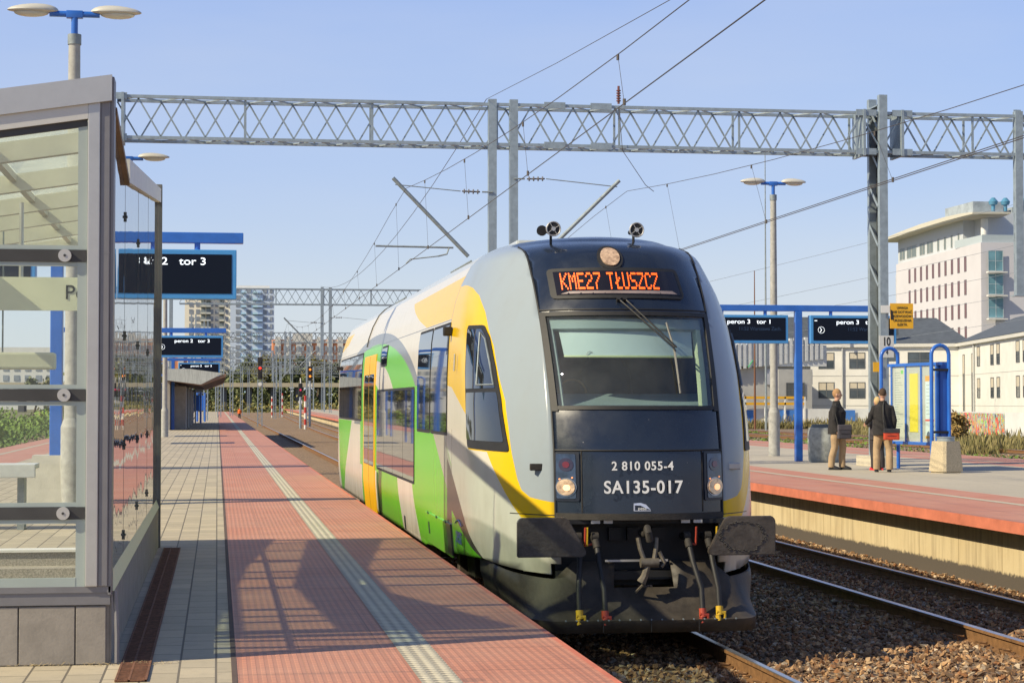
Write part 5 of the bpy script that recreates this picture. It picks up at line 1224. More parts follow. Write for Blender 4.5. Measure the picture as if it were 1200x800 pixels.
def drop_post(x,y,parent,z0=4.4,z1=8.55,w=.19):
    m=MB(); m.box(x-w/2,x+w/2,y-.015,y,z0,z1); m.box(x-w/2,x-w/2+.012,y,y+.16,z0,z1); m.box(x+w/2-.012,x+w/2,y,y+.16,z0,z1); m.box(x-.05,x+.05,y+.16,y+.175,z0,z1)
    for z in np.arange(z0+.3,z1,.5): m.box(x-w/2,x+w/2,y+.1,y+.11,z,z+.2)
    m.box(x-w/2-.06,x+w/2+.06,y-.05,y+.22,z0-.03,z0)
    return m.build('drop_post',M_gal,parent)
def insul(m,a,b_,n=4):
    a=Vector(a);b_=Vector(b_)
    for i in range(n):
        c=a+(b_-a)*(i+.5)/n; d=(b_-a).normalized()*.012; m.tube([c-d,c+d],.055,10)
    m.tube([a,b_],.02,6)
def arm_set(px,y,sgn,parent,tip,low,ins_z,arm_z=None,wire=None):
    """sgn -1: reaches to the left of the post"""
    m=MB(); tx,tz=tip; lx,lz=low
    m.tube([(px,y-.03,ins_z),(px+sgn*.25,y-.03,ins_z)],.02,6); m.tube([(px+sgn*.75,y-.03,ins_z+.01),(tx+(-sgn)*.05,y-.03,tz-.15)],.012,6); m.tube([(tx,y-.03,tz),(lx,y-.03,lz)],.045,10)
    if arm_z is not None:
        m.tube([(lx-.0+sgn*.35,y-.03,arm_z),(lx+sgn*2.15,y-.03,arm_z+.02)],.022,8)
        m.tube([(lx+sgn*.45,y-.03,arm_z),(lx+sgn*.5,y-.03,arm_z-.15),(lx+sgn*.7,y-.04,arm_z-.2)],.02,6)
        if wire: m.tube([(lx+sgn*.7,y-.04,arm_z-.2),(wire[0]+.1,y-.05,wire[1]+.10),(wire[0],y-.05,wire[1])],.016,6)
    a=m.build('steady_arm',M_gald,parent)
    m=MB(); insul(m,(px+sgn*.30,y-.03,ins_z),(px+sgn*.72,y-.03,ins_z+.01)); m.build('insulator',pm('grey_insulator',(.16,.15,.15),.4),a)
def gantry(y,label,x0=-2.3,x1=22.,detail=True,masts=(-2.55,15.3),drops=(6.29,6.79),dx=0):
    t=thing('overhead_gantry',label,'gantry',(x0+dx,y,0),'overhead line gantries across the tracks')
    truss_beam(x0+dx,x1+dx,y,y+.66,t,detail)
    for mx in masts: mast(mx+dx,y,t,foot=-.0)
    for d in drops: drop_post(d+dx,y-.04,t)
    return t
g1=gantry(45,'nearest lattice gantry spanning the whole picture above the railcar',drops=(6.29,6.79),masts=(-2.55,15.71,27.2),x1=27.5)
drop_post(19.15,44.96,g1,z0=4.1)
for x in (-2.15,15.25,16.2): m=MB(); m.box(x-.03,x+.03,44.9,45.75,GZ0-.1,GZ1+.08); m.build('end_plate',M_gal,g1)
for x in (-2.3,7.75,8.85,15.3,16.2): 
    for z in (GZ0,GZ1): m=MB(); m.box(x-.25,x+.25,44.93,44.955,z-.075,z+.075); m.build('splice_plate',M_gal,g1)
arm_set(6.29,44.96,-1,g1,(3.97,6.67),(5.72,4.88),6.38,5.08,(4.27,4.70))
arm_set(6.79,44.96,1,g1,(9.28,6.70),(7.75,5.2),6.70)
m=MB(); m.bbox(15.32,15.95,44.6,45.9,-.01,.24,.02); m.build('mast_foot',pm('pale_foundation',(.52,.47,.36),.9,var=.1),g1)
m=MB(); m.tube([(9.28,45,GZ1+.08),(9.28,45,GZ1+.5)],.03,6); insul(m,(9.28,45,GZ1+.12),(9.28,45,GZ1+.42),5); m.build('insulator',M_insul,g1)
# signs on the mast
t=thing('warning_sign','yellow square warning sign with black print fixed to the gantry mast on the far platform','sign',(15.8,44.8,3.6))
m=MB(); m.box(15.83,16.40,44.83,44.85,3.27,3.87); pn=m.build('sign_plate',M_yel,t)
for i,s in enumerate(('UWAGA','NIE DOTYKAĆ','PRZEWODÓW !','URZĄDZENIA','ELEKTR.')): text(s,.085,face_mat((16.13,44.826,3.76-i*.1)),M_txtk,pn,'sign_lettering',.001,bold=.001,sx=.85)
m=MB(); m.prism([(15.84,44.824,3.48),(15.92,44.824,3.48),(15.88,44.824,3.70),(15.84,44.824,3.72)],(0,.004,0)); m.build('warning_triangle',M_txtk,pn)
m=MB(); m.box(15.60,15.82,44.825,44.84,3.64,3.82); m.build('reflective_band',M_white,t)
t=thing('mast_number_plate','small white plate with the number 10 on the gantry mast','sign',(15.32,44.8,2.7))
m=MB(); m.box(15.54,15.90,44.79,44.81,2.58,3.10); pn=m.build('sign_plate',pm('plate_white',(.6,.61,.58),.5,var=.03),t)
text('10',.28,face_mat((15.72,44.786,2.95)),M_txtk,pn,'sign_lettering',.001,bold=.006,sx=.7); text('4',.15,face_mat((15.73,44.786,2.70)),M_txtk,pn,'sign_lettering',.001,bold=.004,sx=.7)
t=thing('warning_sticker','small yellow sticker low on the dark side of the gantry mast','sign',(15.1,44.8,2.2)); m=MB(); m.box(15.40,15.55,44.82,44.84,2.24,2.47); m.build('sign_plate',M_yel,t)
for y,x1,det,dx,lab in ((120,22,True,0,'second lattice gantry, left of the railcar above the receding platform'),(195,24,False,.3,'third gantry in the distance with its drop posts over the tracks'),(265,28,False,1,'fourth distant gantry, partly hidden by signal masts'),(335,34,False,2.5,'fifth distant gantry near the trees'),(405,40,False,4,'sixth and smallest gantry in front of the far bridge')):
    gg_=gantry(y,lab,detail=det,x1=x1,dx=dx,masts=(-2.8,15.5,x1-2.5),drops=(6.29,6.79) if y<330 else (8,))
    arm_set(6.29+dx,y-.04,-1,gg_,(3.97+dx,6.67),(5.72+dx,4.88),6.38,5.08); arm_set(6.79+dx,y-.04,1,gg_,(9.28+dx,6.70),(7.75+dx,5.2),6.70)
# extra lattice portals and poles over the junction
for i,(x,y,h,d) in enumerate([(-1.8,150,8.2,'first'),(-1.0,170,8.5,'second'),(1.6,230,8.,'third'),(0.2,210,8.6,'fourth'),(8.6,300,9.,'fifth'),(10.4,330,9.,'sixth'),(13.,350,9.4,'seventh'),(11.5,255,8.,'eighth'),(9.8,215,8.,'ninth'),(15.5,235,8.5,'tenth'),(4.2,350,8.,'eleventh'),(6.2,400,8.5,'twelfth'),(17,300,8.,'thirteenth'),(20,380,8.,'fourteenth')]):
    t=thing('catenary_mast','slim grey catenary mast over the distant junction, %s of its kind'%d if False else 'slim grey catenary mast standing in the distant junction','mast',(x,y,-.95),'catenary masts of the distant junction')
    m=MB(); 
    for s in (-.16,.16): m.box(x+s-.05,x+s+.05,y-.06,y+.06,-.95,h)
    z=0
    while z<h-.6: m.obox((x-.16,y,z),(x+.16,y,z+.5),.03,.05); z+=.5
    m.build('mast',M_gal,t)
    m=MB(); sg=1 if i%2 else -1; m.tube([(x,y,h-1.),(x+sg*3.1,y,h-1.5)],.05,6); m.tube([(x,y,h-2.2),(x+sg*2.7,y,h-1.45)],.04,6); m.tube([(x,y,h-2.4),(x+sg*2.2,y,h-2.5)],.03,6); m.build('cantilever',M_gald,t)
# ---------------- wires ----------------
def wirepts(f,y0,y1,n): return [f(y) for y in np.linspace(y0,y1,n)]
def catenary(label,xc,hm,yy,xm=None,hc=4.70,rad=.007,off=lambda y:0,sag=1.25,double=0,y_sup=45,span=75):
    t=thing('catenary_wires',label,'overhead wire',(xc,0,hc),'overhead line wires')
    def mes(y):
        # parabola between supports, measured from the gantry
        u=((y-y_sup)%span)/span; z=hm-4*sag*u*(1-u)
        return ((xm if xm else xc)+off(y),y,z)
    y0,y1=yy
    m=MB(); m.tube(wirepts(mes,y0,y1,int((y1-y0)/4)),rad*.85,5); m.build('messenger_wire',M_wire,t)
    m=MB(); m.tube([(xc+off(y),y,hc) for y in np.linspace(y0,y1,30)],rad,5); m.build('contact_wire',M_wire,t)
    if double: m=MB(); m.tube([(xc+double+off(y),y,hc+.06) for y in np.linspace(y0,y1,30)],rad,5); m.build('contact_wire',M_wire,t)
    y=y0+3.3
    while y<min(y1,200):
        p=mes(y); m=MB(); m.tube([p,(xc+off(y),y,hc)],.0028 if y<120 else .006,4); m.tube([(xc+off(y),y,hc-.02),(xc+off(y),y,hc+.05)],.018,6); m.tube([p,(p[0],p[1],p[2]-.06)],.016,6); m.build('dropper',M_wire,t); y+=6.6
    return t
catenary('overhead wires running straight above the railcar and its track',4.29,6.42,(4,420),xm=4.22,sag=1.36)
catenary('overhead wires above the second track to the right of the railcar',9.62,6.44,(4,420),xm=9.35,off=ease,sag=1.42,double=.10)
def single(label,pts,r=.006):
    m=MB(); m.tube(pts,r,5); o=m.build('overhead_wire',M_wire); tag(o,label,'overhead wire'); return o
def sagline(a,b_,s,n=14):
    a=Vector(a);b_=Vector(b_); return [tuple(a+(b_-a)*t+Vector((0,0,-4*s*t*(1-t)))) for t in np.linspace(0,1,n)]
single('thin feeder wire climbing from the gantry top to the upper edge of the sky',[(6.15,45,8.55),(6.25,36,7.85),(6.31,27,7.2),(6.35,18,6.6),(6.4,6,5.95)])
single('thin feeder wire continuing from the gantry top into the distance',sagline((6.15,45,8.55),(6.2,120,8.6),1.4),.009)
single('loose jumper wire hanging from the gantry beam near the steady arm',[(9.28,44.95,8.4),(9.35,44.9,7.4),(9.9,44.9,6.6),(10.1,44.9,6.45)],.008)
for i,(z0,z1,x0,x1,yy) in enumerate([(9.5,22,26,72,170),(7.5,18.5,26,74,170),(6.6,16,24,76,170),(5.,14.2,24,78,170),(3.8,12.,26,80,170)]):
    m=MB(); m.tube(sagline((x0-6,yy+60,z0-2),(x1+8,yy-20,z1),.8),.016,4); o=m.build('power_line',pm('pale_cable',(.22,.25,.30),.6,var=0)); tag(o,'thin power line rising to the right across the sky behind the gantry mast','power line','power lines in the right-hand sky')
# ---------------- signals ----------------
M_sred=pm('signal_red',(1,.05,.02),.4,var=0,emit=(1,.02,.01),es=2.5); M_sor=pm('signal_orange',(1,.3,.02),.4,var=0,emit=(1,.25,.02),es=.9); M_soff=pm('signal_off',(.02,.02,.02),.2,var=0)
def signal(x,y,hz,label,lights,h=2.5,ladder=True,base=-.95,pole=None,w=.32):
    t=thing('railway_signal',label,'signal',(x,y,base))
    m=MB(); 
    if ladder:
        for s in (-.22,.22): m.box(x+s-.05,x+s+.05,y,y+.1,base,hz-h/2)
        z=base+.3
        while z<hz-h/2-.4: m.obox((x-.2,y+.05,z),(x+.2,y+.05,z+.4),.03,.05); z+=.4
        m.build('signal_mast',M_gal,t)
    else:
        m.tube([(x,y,base),(x,y,hz-h/2)],.12,10); m.build('signal_mast',M_gal,t)
    m=MB(); m.bbox(x-w,x+w,y-.15,y+.15,hz-h/2,hz+h/2,.08); hd_=m.build('signal_head',M_black,t)
    for dz,mt in lights:
        m=MB(); m.tube([(x,y-.20,hz+dz),(x,y-.16,hz+dz)],w*.5,14); m.build('signal_light',mt,hd_)
    m=MB(); m.tube([(x,y-.1,hz-h/2-.5),(x,y+.1,hz-h/2-.5)],.2,10); m.tube([(x,y,hz+h/2),(x,y,hz+h/2+.5)],.06,6); m.build('signal_fittings',M_white,t)
    return t
signal(4.35,205,5.1,'railway signal showing one red light above the end of the tracks',[(.75,M_soff),(-.0,M_sred),(-.75,M_soff)],h=2.3,w=.25)
signal(9.6,207,4.6,'railway signal showing two orange lights, left of the railcar',[(.40,M_sor),(-.3,M_sor)],h=1.5,w=.24,ladder=False)
signal(7.9,190,2.75,'low dark signal head with a dim light left of the two-orange signal',[(.0,pm('signal_dim',(.25,.02,.05),.4,var=0,emit=(.5,.02,.06),es=1))],h=1.3,w=.2,ladder=False)
M_rw,g_,b_=newmat('red_white_bands',.6); x_,y_,z_=g_.sep(g_.coords()); g_.t.links.new(g_.mix(g_.m('GREATER_THAN',g_.m('FRACT',g_.m('MULTIPLY',z_,.9)),.5),(.65,.62,.58),(.42,.04,.03)),b_.inputs['Base Color'])
for i,(x,y,h,d) in enumerate([(8.15,185,2.2,'nearest red and white banded marker post beside the low signal'),(9.,330,2.6,'left one of two far red and white banded posts'),(11.2,345,3.2,'right one of two far red and white banded posts')]):
    m=MB(); m.tube([(x,y,-.95),(x,y,h)],.13,10); o=m.build('marker_post',M_rw); tag(o,d,'marker post')
# ---------------- buildings ----------------
M_wall=pm('white_facade',(.68,.67,.63),.8,var=.07,scale=.6); M_wall2=pm('pinkish_white_facade',(.56,.55,.585),.8,var=.04,scale=.3)
M_roof=pm('slate_roof',(.085,.10,.12),.7,var=.2,scale=1.5); M_frame=pm('dark_window_frame',(.10,.11,.12),.5); M_sill=pm('light_sill',(.5,.5,.48),.6)
def wframe(P,u,n): return P,u,n
def wall_window(parent,O,U,a,z0,w,h,mull=1,rec=.12,mat=None,frame=None,name='window',sash=0,blind=0):
    """window on a wall: O origin, U unit vector along the wall, a offset along, outward normal N"""
    O=Vector(O);U=Vector(U).normalized(); N=Vector((U.y,-U.x,0))
    def b(m,a0,a1,za,zb,d0,d1):
        p=[O+U*a0+N*d0,O+U*a1+N*d0,O+U*a1+N*d1,O+U*a0+N*d1]; m.add([(q.x,q.y,za) for q in p]+[(q.x,q.y,zb) for q in p],[(0,3,2,1),(4,5,6,7),(0,1,5,4),(1,2,6,5),(2,3,7,6),(3,0,4,7)])
    m=MB(); t=.07
    b(m,a,a+w,z0,z0+t,.0,.05); b(m,a,a+w,z0+h-t,z0+h,.0,.05); b(m,a,a+t,z0+t,z0+h-t,.0,.05); b(m,a+w-t,a+w,z0+t,z0+h-t,.0,.05)
    for i in range(1,mull+1): c=a+w*i/(mull+1); b(m,c-.04,c+.04,z0+t,z0+h-t,.0,.045)
    if sash: b(m,a+t,a+w-t,z0+h*sash-.03,z0+h*sash+.03,.0,.04)
    f=m.build(name,frame or M_frame,parent); m=MB(); b(m,a+t,a+w-t,z0+t,z0+h-t,.002,.015); m.build('glass',mat or M_bglass,f)
    if blind: m=MB(); b(m,a+t,a+w-t,z0+h-t-h*blind,z0+h-t,.016,.022); m.build('blind',pm('pale_blind',(.5,.45,.36),.8),f)
    return f
gz=-1.0
# two-storey depot building: centre facing us, right wing coming towards us
t=thing('depot_building','long white two-storey building with dark grey roof behind the far platform','building',(70,190,gz))
A=Vector((60.6,207,0)); B=Vector((78.2,200,0)); Cc=Vector((68.2,150,0))
def quadwall(m,P,Q,z0,z1,th=.4):
    U=(Q-P).normalized(); N=Vector((U.y,-U.x,0)); p=[P,Q,Q-N*th,P-N*th]; m.add([(q.x,q.y,z0) for q in p]+[(q.x,q.y,z1) for q in p],[(0,3,2,1),(4,5,6,7),(0,1,5,4),(1,2,6,5),(2,3,7,6),(3,0,4,7)])
UA=(B-A).normalized(); m=MB(); quadwall(m,A,B,gz,7.5,10); quadwall(m,B,Cc,gz,7.5,12); m.build('wall',M_wall,t)
m=MB(); 
for P,Q in ((A,B),(B,Cc)):
    U=(Q-P).normalized(); N=Vector((U.y,-U.x,0)); quadwall(m,P+N*.35,Q+N*.35,7.5,7.85,1.)
m.build('eaves',pm('eaves_white',(.58,.57,.53),.6,var=.04),t)
m=MB(); UB=(Cc-B).normalized(); NB=Vector((UB.y,-UB.x,0))
m.add([(60.0,206.8,7.86),(79.5,199.2,7.86),(79.5,210,11.0),(60.5,210,11.0),(79.5,220.5,7.86),(60.5,220.5,7.86)],[(0,1,2,3),(3,2,4,5),(0,3,5),(1,4,2),(0,5,4,1)])
e0=B+NB*.4; e1=Cc+NB*.4; r0=B-NB*12+UB*-3; r1=Cc-NB*12
ea=e0-NB*12.8; eb=e1-NB*12.8; ra=e0-NB*6.4; rb=e1-NB*6.4
m.add([(e0.x,e0.y,7.87),(e1.x,e1.y,7.87),(rb.x,rb.y,10.6),(ra.x,ra.y,10.6),(eb.x,eb.y,7.87),(ea.x,ea.y,7.87)],[(0,1,2,3),(3,2,4,5),(0,3,5),(1,4,2),(0,5,4,1)])
m.build('roof',M_roof,t)
m=MB(); m.box(71.9,72.6,203,203.6,8.8,9.9); m.box(65.5,65.7,203,203.2,8.8,9.6); q=e1*.55+e0*.45; 
m.tube([(q.x+4,q.y+1,8.4),(q.x+4,q.y+1,10.3)],.5,4); m.tube([(q.x+3,q.y-8,8.4),(q.x+3,q.y-8,10.2)],.12,8); m.build('roof_vents',M_frame,t)
for zz in (2.0,5.2):
    for a,w in ((1.4,2.4),(4.4,.9) if False else (8.,1.6),(12.5,2.9) if zz<3 else (12.5,2.9)): pass
    for a in (1.5,4.1): wall_window(t,A,UA,a,zz,1.7,1.75,1,sash=.5,blind=.25 if a<2 else .45)
    wall_window(t,A,UA,7.4,zz,1.7,1.75,1,sash=.5,blind=.35)
    wall_window(t,A,UA,13.6,zz,2.6,1.75,1,sash=.5)
    Ltot=(Cc-B).length
    for a in (10.5,17.5,20.5,29.5,32.5,41,44): wall_window(t,B,UB,a,zz,1.55,2.0,0,sash=.4,blind=.45 if a%2 else .3)
wall_window(t,A,UA,10.6,6.0,2.1,1.0,0)
for a in (2.5,7.5): wall_window(t,B,UB,a,.2,1.1,6.4,0,name='stair_window',blind=.3)
m=MB()
for a in (4.9,):
    p=B+UB*11.8+NB*.1 if False else B+UB*9.2+NB*.12; m.tube([(p.x,p.y,gz),(p.x,p.y,7.5)],.12,8)
p=A+UA*6.7+Vector((-.06,-.15,0)); m.tube([(p.x,p.y,gz),(p.x,p.y,7.5)],.10,8); m.build('downpipe',pm('downpipe_grey',(.42,.43,.43),.5),t)
m=MB(); 
for z in (1.2,4.4): quadwall(m,A+Vector((-.01,-.03,0)),B+Vector((-.01,-.03,0)),z,z+.05,.01); quadwall(m,B+NB*.015,Cc+NB*.015,z,z+.05,.01)
m.build('panel_joint',pm('facade_joint',(.42,.42,.41),.8),t)
# grey workshop with corrugated top, left of it
t=thing('workshop_building','low grey workshop with a corrugated upper wall between the railcar and the blue post','building',(56,196,gz))
m=MB(); m.box(50,61.2,198,214,gz,5.4); m.box(57.4,61.0,196.8,198,gz,5.0); m.build('wall',pm('grey_plaster',(.42,.42,.40),.85,var=.1,scale=.5),t)
m=MB(); x=50
while x<62.6: m.box(x,x+.28,197.3,197.9,4.6+(x-50)*.12,7.6+(x-50)*.07); x+=.55
m.box(50,62.8,197.5,198.2,4.7+.6,7.5); m.build('corrugated_cladding',pm('corrugated_pale',(.52,.54,.56),.6,var=.08),t)
m=MB(); m.tube([(51.5,197.2,5.3),(52.3,197.2,5.9),(52.9,197.2,5.4)],.06,4); m.tube([(54.3,197.2,5.2),(54.8,197.2,5.9)],.06,4); m.build('green_graffiti',pm('green_spray',(.05,.35,.15),.8),t)
m=MB(); m.box(56.4,61.3,197.6,198,3.4,5.0); m.build('side_panels',pm('grey_panel_blue',(.40,.42,.47),.7),t)
wall_window(t,(58.2,196.75,0),(1,0,0),0,2.0,2.0,1.6,1,sash=.5)
m=MB(); m.box(53.2,54.,197.9,198,2.0,2.5); m.build('meter_box',M_white,t)
# seven-storey block with the curved roof
t=thing('office_block','tall pinkish white office block with a curved overhanging roof behind the depot','building',(118,300,gz))
P0=Vector((117.3,329,0)); P1=Vector((114.7,284,0)); U=(P1-P0).normalized(); N=Vector((U.y,-U.x,0))
m=MB(); m.add([(P0.x,P0.y,gz),(P1.x,P1.y,gz),(137,283,gz),(139,330,gz),(P0.x,P0.y,25.7),(P1.x,P1.y,25.9),(137,283,25.9),(139,330,25.7)],[(0,3,2,1),(4,5,6,7),(0,1,5,4),(1,2,6,5),(2,3,7,6),(3,0,4,7)]); m.build('wall',M_wall2,t)
m=MB(); m.add([(119,334,gz),(117.3,329.1,gz),(126,329.1,gz),(126,334,gz),(119,334,24),(117.3,329.1,24),(126,329.1,24),(126,334,24)],[(0,3,2,1),(4,5,6,7),(0,1,5,4),(1,2,6,5),(2,3,7,6),(3,0,4,7)]); m.build('rear_wing',M_wall,t)
M_brn=pm('reddish_window',(.17,.09,.10),.4,var=.1)
for fl in range(7):
    z=gz+1.2+fl*3.62
    if z<9: continue
    for i in range(10): wall_window(t,P0,U,7.5+i*3.3,z,1.05,2.35,0,mat=M_brn)
# penthouse set back, with roof slab
m=MB(); m.add([(118.4,331,25.9),(116.6,296,25.9),(134,296,25.9),(134,331,25.9),(118.4,331,30.2),(116.6,296,30.4),(134,296,30.4),(134,331,30.2)],[(0,3,2,1),(4,5,6,7),(0,1,5,4),(1,2,6,5),(2,3,7,6),(3,0,4,7)]); ph=m.build('penthouse',pm('bluish_plaster',(.50,.54,.58),.8,var=.05),t)
Up=Vector((116.6-118.4,296-331,0)).normalized()
for i,(a,w) in enumerate(((1,3.2),(5.2,5.5),(12.5,3.),(16.5,3.4),(22,1.2),(25.5,1.2),(29,1.),(32.5,.9))): wall_window(ph,(118.4,331,0),Up,a,26.4,w,2.1,1 if w>2 else 0,mat=pm('greenish_window',(.14,.17,.16),.3,var=.2),frame=M_sill)
m=MB(); pts=[(335,30.2),(322,30.7),(310,31.0),(298,31.0),(290,30.8),(284,30.5),(284,30.2),(290,30.3),(298,30.35),(310,30.3),(322,30.1),(335,30.0)]
n=len(pts); vs=[(113.4+(y-284)*.05,y,z) for y,z in pts]+[(119.5+(y-284)*.2,y,z+.1) for y,z in pts]; m.add(vs,[tuple(range(n)),tuple(range(2*n-1,n-1,-1))]+[(i,n+i,n+(i+1)%n,(i+1)%n) for i in range(n)]); m.build('curved_roof',pm('cream_roof_slab',(.55,.53,.45),.7,var=.05),t)
m=MB(); m.tube([(116.3,286.5,25.9),(116.3,286.5,29.7)],.55,10); m.build('column',M_wall,t)
m=MB(); m.box(115,136,284.3,284.4,25.9,27.1); m.box(115.2,115.3,284.4,296,25.9,27.1); m.build('terrace_railing',pm('glass_railing',(.42,.48,.50),.3,var=.05),t)
m=MB(); m.box(118.5,135,291,325,25.9,31.2); m.build('upper_storey',pm('bluish_plaster',(.50,.54,.58),.8),t)
m=MB(); m.box(117.5,122.5,294,306,31.2,33.2); m.box(124,133,294,306,31.2,32.4); 
m.build('plant_room',pm('plant_room_grey',(.33,.38,.42),.6,var=.3,scale=.6),t)
for i,(x,yy) in enumerate(((120.,292),(122.,292),(125.2,292))):
    m=MB(); m.tube([(x,yy,31.5),(x,yy,33.0)],.3,10); m.tube([(x,yy,32.5),(x,yy,33.0),(x,yy,33.6)],[.6,.75,.25],12); m.build('roof_ventilator',pm('blue_ventilator',(.08,.24,.38),.4),t)
m=MB(); m.tube([(123.2,291,31.5),(123.2,291,34.4)],.3,10); m.build('flue',M_gal,t)
# front face (towards us): glazed stair bays
for z in (13.9,19.1,21.9) if False else (12.6,18.2,24.0-.0):
    pass
for k,z in enumerate((14.4,17.95,21.5)): wall_window(t,(P1.x,283.45,0),(1,0,0),.9,z,2.4,3.15,1,mat=pm('teal_glass',(.12,.25,.30),.15,var=.5,scale=.25),frame=pm('pale_frame',(.45,.52,.55),.5),sash=.5); 
m=MB()
for z in (14.1,17.65,21.2): m.box(115.3,118.4,282.6,283.45,z,z+.2)
m.build('bay_ledge',M_wall,t)
for z in (10.5,16.5): wall_window(t,(137-3,282.95,0),(1,0,0),0,z,2.4,3,0)
# residential tower far behind the platform
t=thing('apartment_tower','tall apartment tower, cream left half and blue-grey right half, far behind the trees','building',(5,880,gz))
m=MB(); m.box(-14,5.2,850,875,gz,50.4); m.build('cream_wall',pm('cream_tower',(.85,.79,.64),.8,var=.03,scale=.05),t)
m=MB(); m.box(5.2,24,849,875,gz,50.6); m.build('blue_wall',pm('blue_grey_tower',(.55,.64,.76),.8,var=.04,scale=.05),t)
m=MB(); m.box(-12,3,852,872,50.4,51.5); m.box(8,22,852,872,50.6,52); m.build('roof_plant',M_wall,t)
cnt=0; rest=MB(); M_tw=pm('tower_window',(.26,.29,.33),.3,var=.3,scale=.2)
for fl in range(15,-1,-1):
    z=3+fl*3.05
    for x,w in ((-12.2,1.6),(-9.3,1.6),(-3.3,1.4),(-1.2,1.4),(3.2,1.2),(7.6,2.0),(12.1,2.0),(19.2,1.6),(22.1,1.1)):
        yy=849.95 if x<5 else 848.95
        if cnt<90: m=MB(); m.box(x,x+w,yy-.15,yy+.0,z,z+1.9); m.build('window',M_tw,t); cnt+=1
        else: rest.box(x,x+w,yy-.15,yy,z,z+1.9)
tag(rest.build('lower_window',M_tw,t),kind='stuff')
for bx,yy,mt in ((-7.2,848.2,(.20,.20,.17)),(-5.,848.2,(.17,.18,.17)),(.6,848.2,(.2,.2,.17)),(9.9,847.6,(.16,.24,.30)),(14.8,847.6,(.16,.24,.28)),(16.9,847.6,(.14,.2,.28))):
    m=MB()
    for fl in range(16):
        z=2.6+fl*3.05; m.box(bx,bx+2.0,yy,yy+1.7,z,z+.25); m.box(bx,bx+2.,yy,yy+.1,z,z+1.05)
    m.build('balcony_stack',pm('balcony_%d'%int(bx*10+200),tuple(c*2.9 for c in mt),.6,var=.05),t)
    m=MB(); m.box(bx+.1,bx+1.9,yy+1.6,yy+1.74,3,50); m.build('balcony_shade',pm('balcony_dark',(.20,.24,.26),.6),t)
# orange and white low block far right of tower
t=thing('residential_block','long low orange and white apartment block on the horizon right of the tower','building',(33,800,gz))
m=MB(); m.box(22,60,800,815,10,27.2); m.build('wall',pm('orange_facade',(.62,.25,.13),.8,var=.05,scale=.1),t)
m=MB(); x=23
for i in range(9): m.box(x+i*4.2,x+i*4.2+2.2,799.2,800,12,28.3); 
m.box(30,38,799,800,26,29.6); m.box(22,60,799.5,800,25.8,26.6); m.build('white_bays',pm('block_white',(.62,.60,.56),.8),t)
for i in range(20):
    for j in range(3): m=MB(); m.box(22.6+i*1.85,23.5+i*1.85,798.9,799.1,15.5+j*3.6,17.4+j*3.6); m.build('window',M_tw,t)
# same sort of block seen through the glass on the left
t=thing('residential_block','low white block on the horizon behind the glass shelter','building',(-90,760,gz))
m=MB(); m.box(-110,-60,760,775,gz,22.5); m.build('wall',M_wall,t)
m=MB()
for i in range(12):
    for j in range(4): m.box(-108+i*4,-106+i*4,759.8,760,6+j*3.8,8.2+j*3.8)
m.build('window_band',M_tw,t)
t=thing('residential_block','long orange-red block on the horizon seen through the flank of the glass shelter','building',(-40,780,gz))
m=MB(); m.box(-56,-12,780,795,8,26.); m.build('wall',pm('orange_facade',(.62,.25,.13),.8),t)
m=MB()
for i in range(10): m.box(-55+i*4.4,-52.8+i*4.4,779.6,780,14,26.8)
m.build('white_bays',pm('block_white',(.62,.60,.56),.8),t)
# dark road bridge behind the junction
t=thing('road_bridge','low dark road bridge crossing the tracks in the distance','bridge',(10,470,0))
m=MB(); m.box(-60,90,560,572,6.0,7.2); m.build('deck',pm('bridge_concrete',(.46,.40,.28),.8),t)
for x in range(-55,90,7): m=MB(); m.box(x,x+1.6,562,570,gz,5.98); m.build('pier',pm('bridge_pier',(.10,.10,.11),.9),t)
# painted boundary wall
t=thing('graffiti_wall','low white concrete wall with bright graffiti and blue panels beyond the yard tracks','wall',(60,170,gz))
pts=[(46.8,112),(64,186),(46,188)]
def sub(P,Q,n): return [(P[0]+(Q[0]-P[0])*i/n,P[1]+(Q[1]-P[1])*i/n) for i in range(n+1)]
s1=sub(pts[0],pts[1],19); s0_=sub((47.4,50),pts[0],14); s2=sub(pts[1],pts[2],9)
M_ww=pm('whitewashed_wall',(.62,.63,.62),.8,var=.1,scale=.8); cols=[(.05,.18,.52),(.70,.56,.05),(.08,.22,.55),(.55,.10,.07)]
m=MB()
for seg in (s0_,s1,s2):
    for p,q in zip(seg[:-1],seg[1:]): quadwall(m,Vector((*p,0)),Vector((*q,0)),gz,.93,.15)
m.build('wall_panels',M_ww,t)
def gmat():
    m,g,b=newmat('graffiti_paint',.7); o=g.coords(); n=g.noise(o,.5,2,.5,2.); n2=g.noise(o,.55,2,.5,3.)
    cr=g.t.nodes.new('ShaderNodeValToRGB'); cr.color_ramp.interpolation='CONSTANT'; e=cr.color_ramp.elements; e[0].color=(.70,.12,.08,1); e[1].position=.40; e[1].color=(.75,.35,.08,1)
    for p,c in ((.46,(.05,.2,.5)),(.50,(.55,.60,.55)),(.54,(.20,.55,.12)),(.58,(.75,.70,.1)),(.63,(.6,.08,.2))): q=e.new(p); q.color=(*c,1)
    g.t.links.new(n2,cr.inputs[0]); ln=g.m('COMPARE',n,.5,.012); g.t.links.new(g.mix(ln,cr.outputs[0],(.03,.03,.05)),b.inputs['Base Color']); return m
M_graf=gmat()
